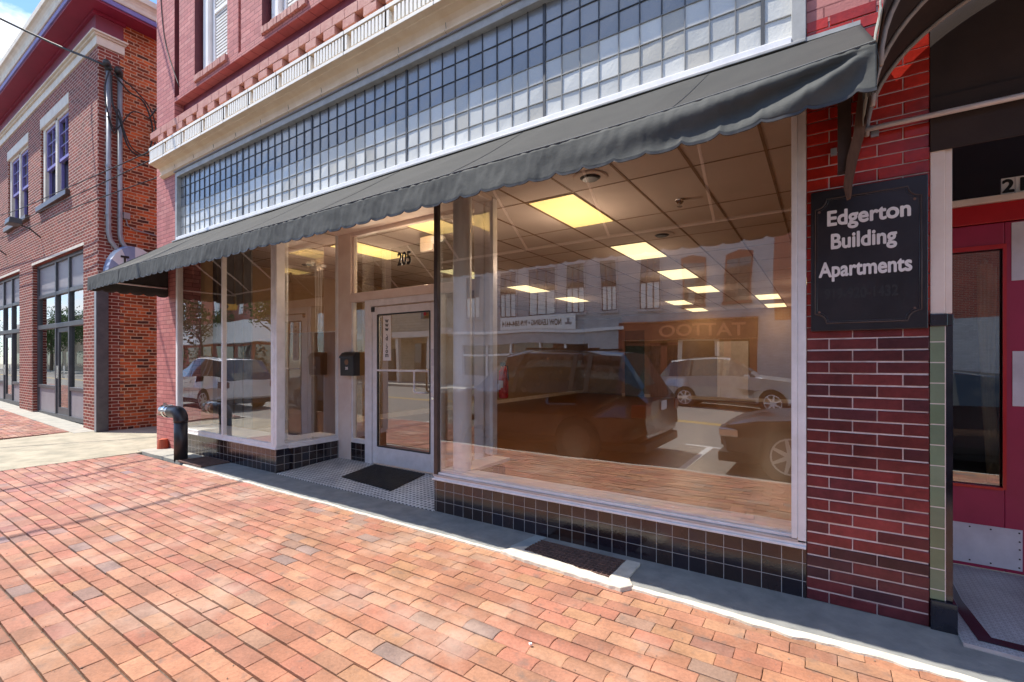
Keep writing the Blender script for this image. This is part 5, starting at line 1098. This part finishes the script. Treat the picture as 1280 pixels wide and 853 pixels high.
    B('grille', m_blackmetal, t, (ox - .012, ox + .10, oy - hw * .5, oy + hw * .5, oz + .42, oz + .62)); B('bumper', m_rubber, t, (ox + .0, ox + L_ + .01, oy - hw * .93, oy + hw * .93, oz + prof[3][1] - .02, oz + prof[3][1] + .12), bevel=.02)
    B('licence_plate', m_lett, t, (ox + L_ + .005, ox + L_ + .02, oy - .15, oy + .15, oz + .80, oz + .95))
    t.rotation_euler = (0, 0, rot)
    # parts were built around loc, rotate about it
    return t
m_tail = M('dark_red_lens', (.10, .004, .004), (.14, .006, .006), rough=.15)
def suvprof(L_, h, hw, tail=.12):
    return [(0, .42, .78, .80, hw * .72, .5), (.12, .30, .86, .90, hw * .90, .5), (.5, .24, .96, .99, hw * .98, .6), (1.15, .24, 1.02, 1.05, hw, .6), (1.35, .24, 1.04, 1.07, hw, .62), (1.5, .24, 1.05, 1.20, hw, .66), (2.15, .24, 1.07, h - .05, hw, .64), (2.6, .24, 1.08, h, hw, .66), (L_ - 1.1, .24, 1.10, h - .01, hw, .66), (L_ - .45, .26, 1.10, h - .05, hw, .64), (L_ - tail, .32, 1.08, 1.22, hw * .96, .70), (L_, .42, .96, .97, hw * .92, .6)]
def sedprof(L_, h, hw):
    return [(0, .38, .62, .64, hw * .66, .5), (.12, .24, .70, .73, hw * .86, .5), (.5, .20, .80, .84, hw * .96, .6), (1.2, .20, .88, .92, hw, .6), (1.45, .20, .90, .95, hw, .6), (1.6, .20, .92, 1.05, hw, .62), (2.35, .20, .94, h - .02, hw, .56), (2.9, .20, .95, h, hw, .58), (3.5, .20, .97, h - .06, hw, .56), (4.2, .22, .99, 1.06, hw * .98, .60), (4.55, .24, .98, 1.0, hw * .96, .6), (L_, .38, .88, .90, hw * .86, .5)]
p_black = M('black_car_paint', (.01, .01, .012), (.014, .014, .016), rough=.22, coat=.6); p_silver = M('silver_car_paint', (.52, .54, .56), (.48, .5, .52), rough=.3, metal=.5, coat=.5); p_white = M('white_car_paint', (.78, .78, .78), (.74, .74, .74), rough=.3, coat=.5); p_grey = M('graphite_car_paint', (.09, .095, .10), (.075, .08, .085), rough=.22, metal=.5, coat=.6)
RZ = -.19
car('parked_car', 4.75, .95, suvprof(4.75, 1.78, .95), p_black, (-6.95, -4.42, RZ), 0, 'black sport utility car parked at the kerb opposite the big window', 2.75, .92, rimm=m_bronze)  # dark rims: shade on the near side put into their colour
car('parked_car', 4.85, .92, sedprof(4.85, 1.46, .92), p_grey, (-1.28, -4.78, RZ), 0, 'graphite saloon car parked at the kerb behind the photographer', 2.8, .92)
car('parked_car', 4.6, .9, suvprof(4.6, 1.70, .91), p_white, (-20.2, -4.75, RZ), 0, 'white sport utility car mirrored in the left display window', 2.68, .9)
car('parked_car', 4.6, .9, suvprof(4.6, 1.70, .91), p_silver, (-.42, -14.4, RZ), math.pi, 'silver estate car parked on the far side of the street', 2.67, .9)

# ---- loose grit and crumbs in the paver joints, and the odd chip
rnd = random.Random(21); g = G()
for _ in range(900):
    x = rnd.uniform(-8.5, 3.0); y = rnd.uniform(-2.9, -.5) if rnd.random() < .75 else rnd.uniform(-.52, -.40); r_ = rnd.uniform(.0015, .0045); z = hgt(x, y) + .002
    p = [Vector((x + r_ * rnd.uniform(.7, 1.2) * a, y + r_ * rnd.uniform(.7, 1.2) * b, z + r_ * c)) for a, b, c in ((1, 0, 0), (0, 1, 0), (-1, 0, 0), (0, -1, 0), (0, 0, .8), (0, 0, -.6))]
    g.add(p, [(0, 1, 4), (1, 2, 4), (2, 3, 4), (3, 0, 4), (1, 0, 5), (2, 1, 5), (3, 2, 5), (0, 3, 5)])
tag(g.build('grit', M('pale_grit', (.30, .25, .20), (.14, .11, .09), rough=.95, scale=3)), 'loose grit and crumbs of mortar scattered on the brick paving', 'grit', kind='stuff')
g = G(); g.prism([(-1.225, -1.30), (-1.213, -1.306), (-1.206, -1.297), (-1.216, -1.29)], 'z', .012, .020); tag(g.build('chip', m_lett), 'small white chip lying on a ridge of the brick paving', 'chip')
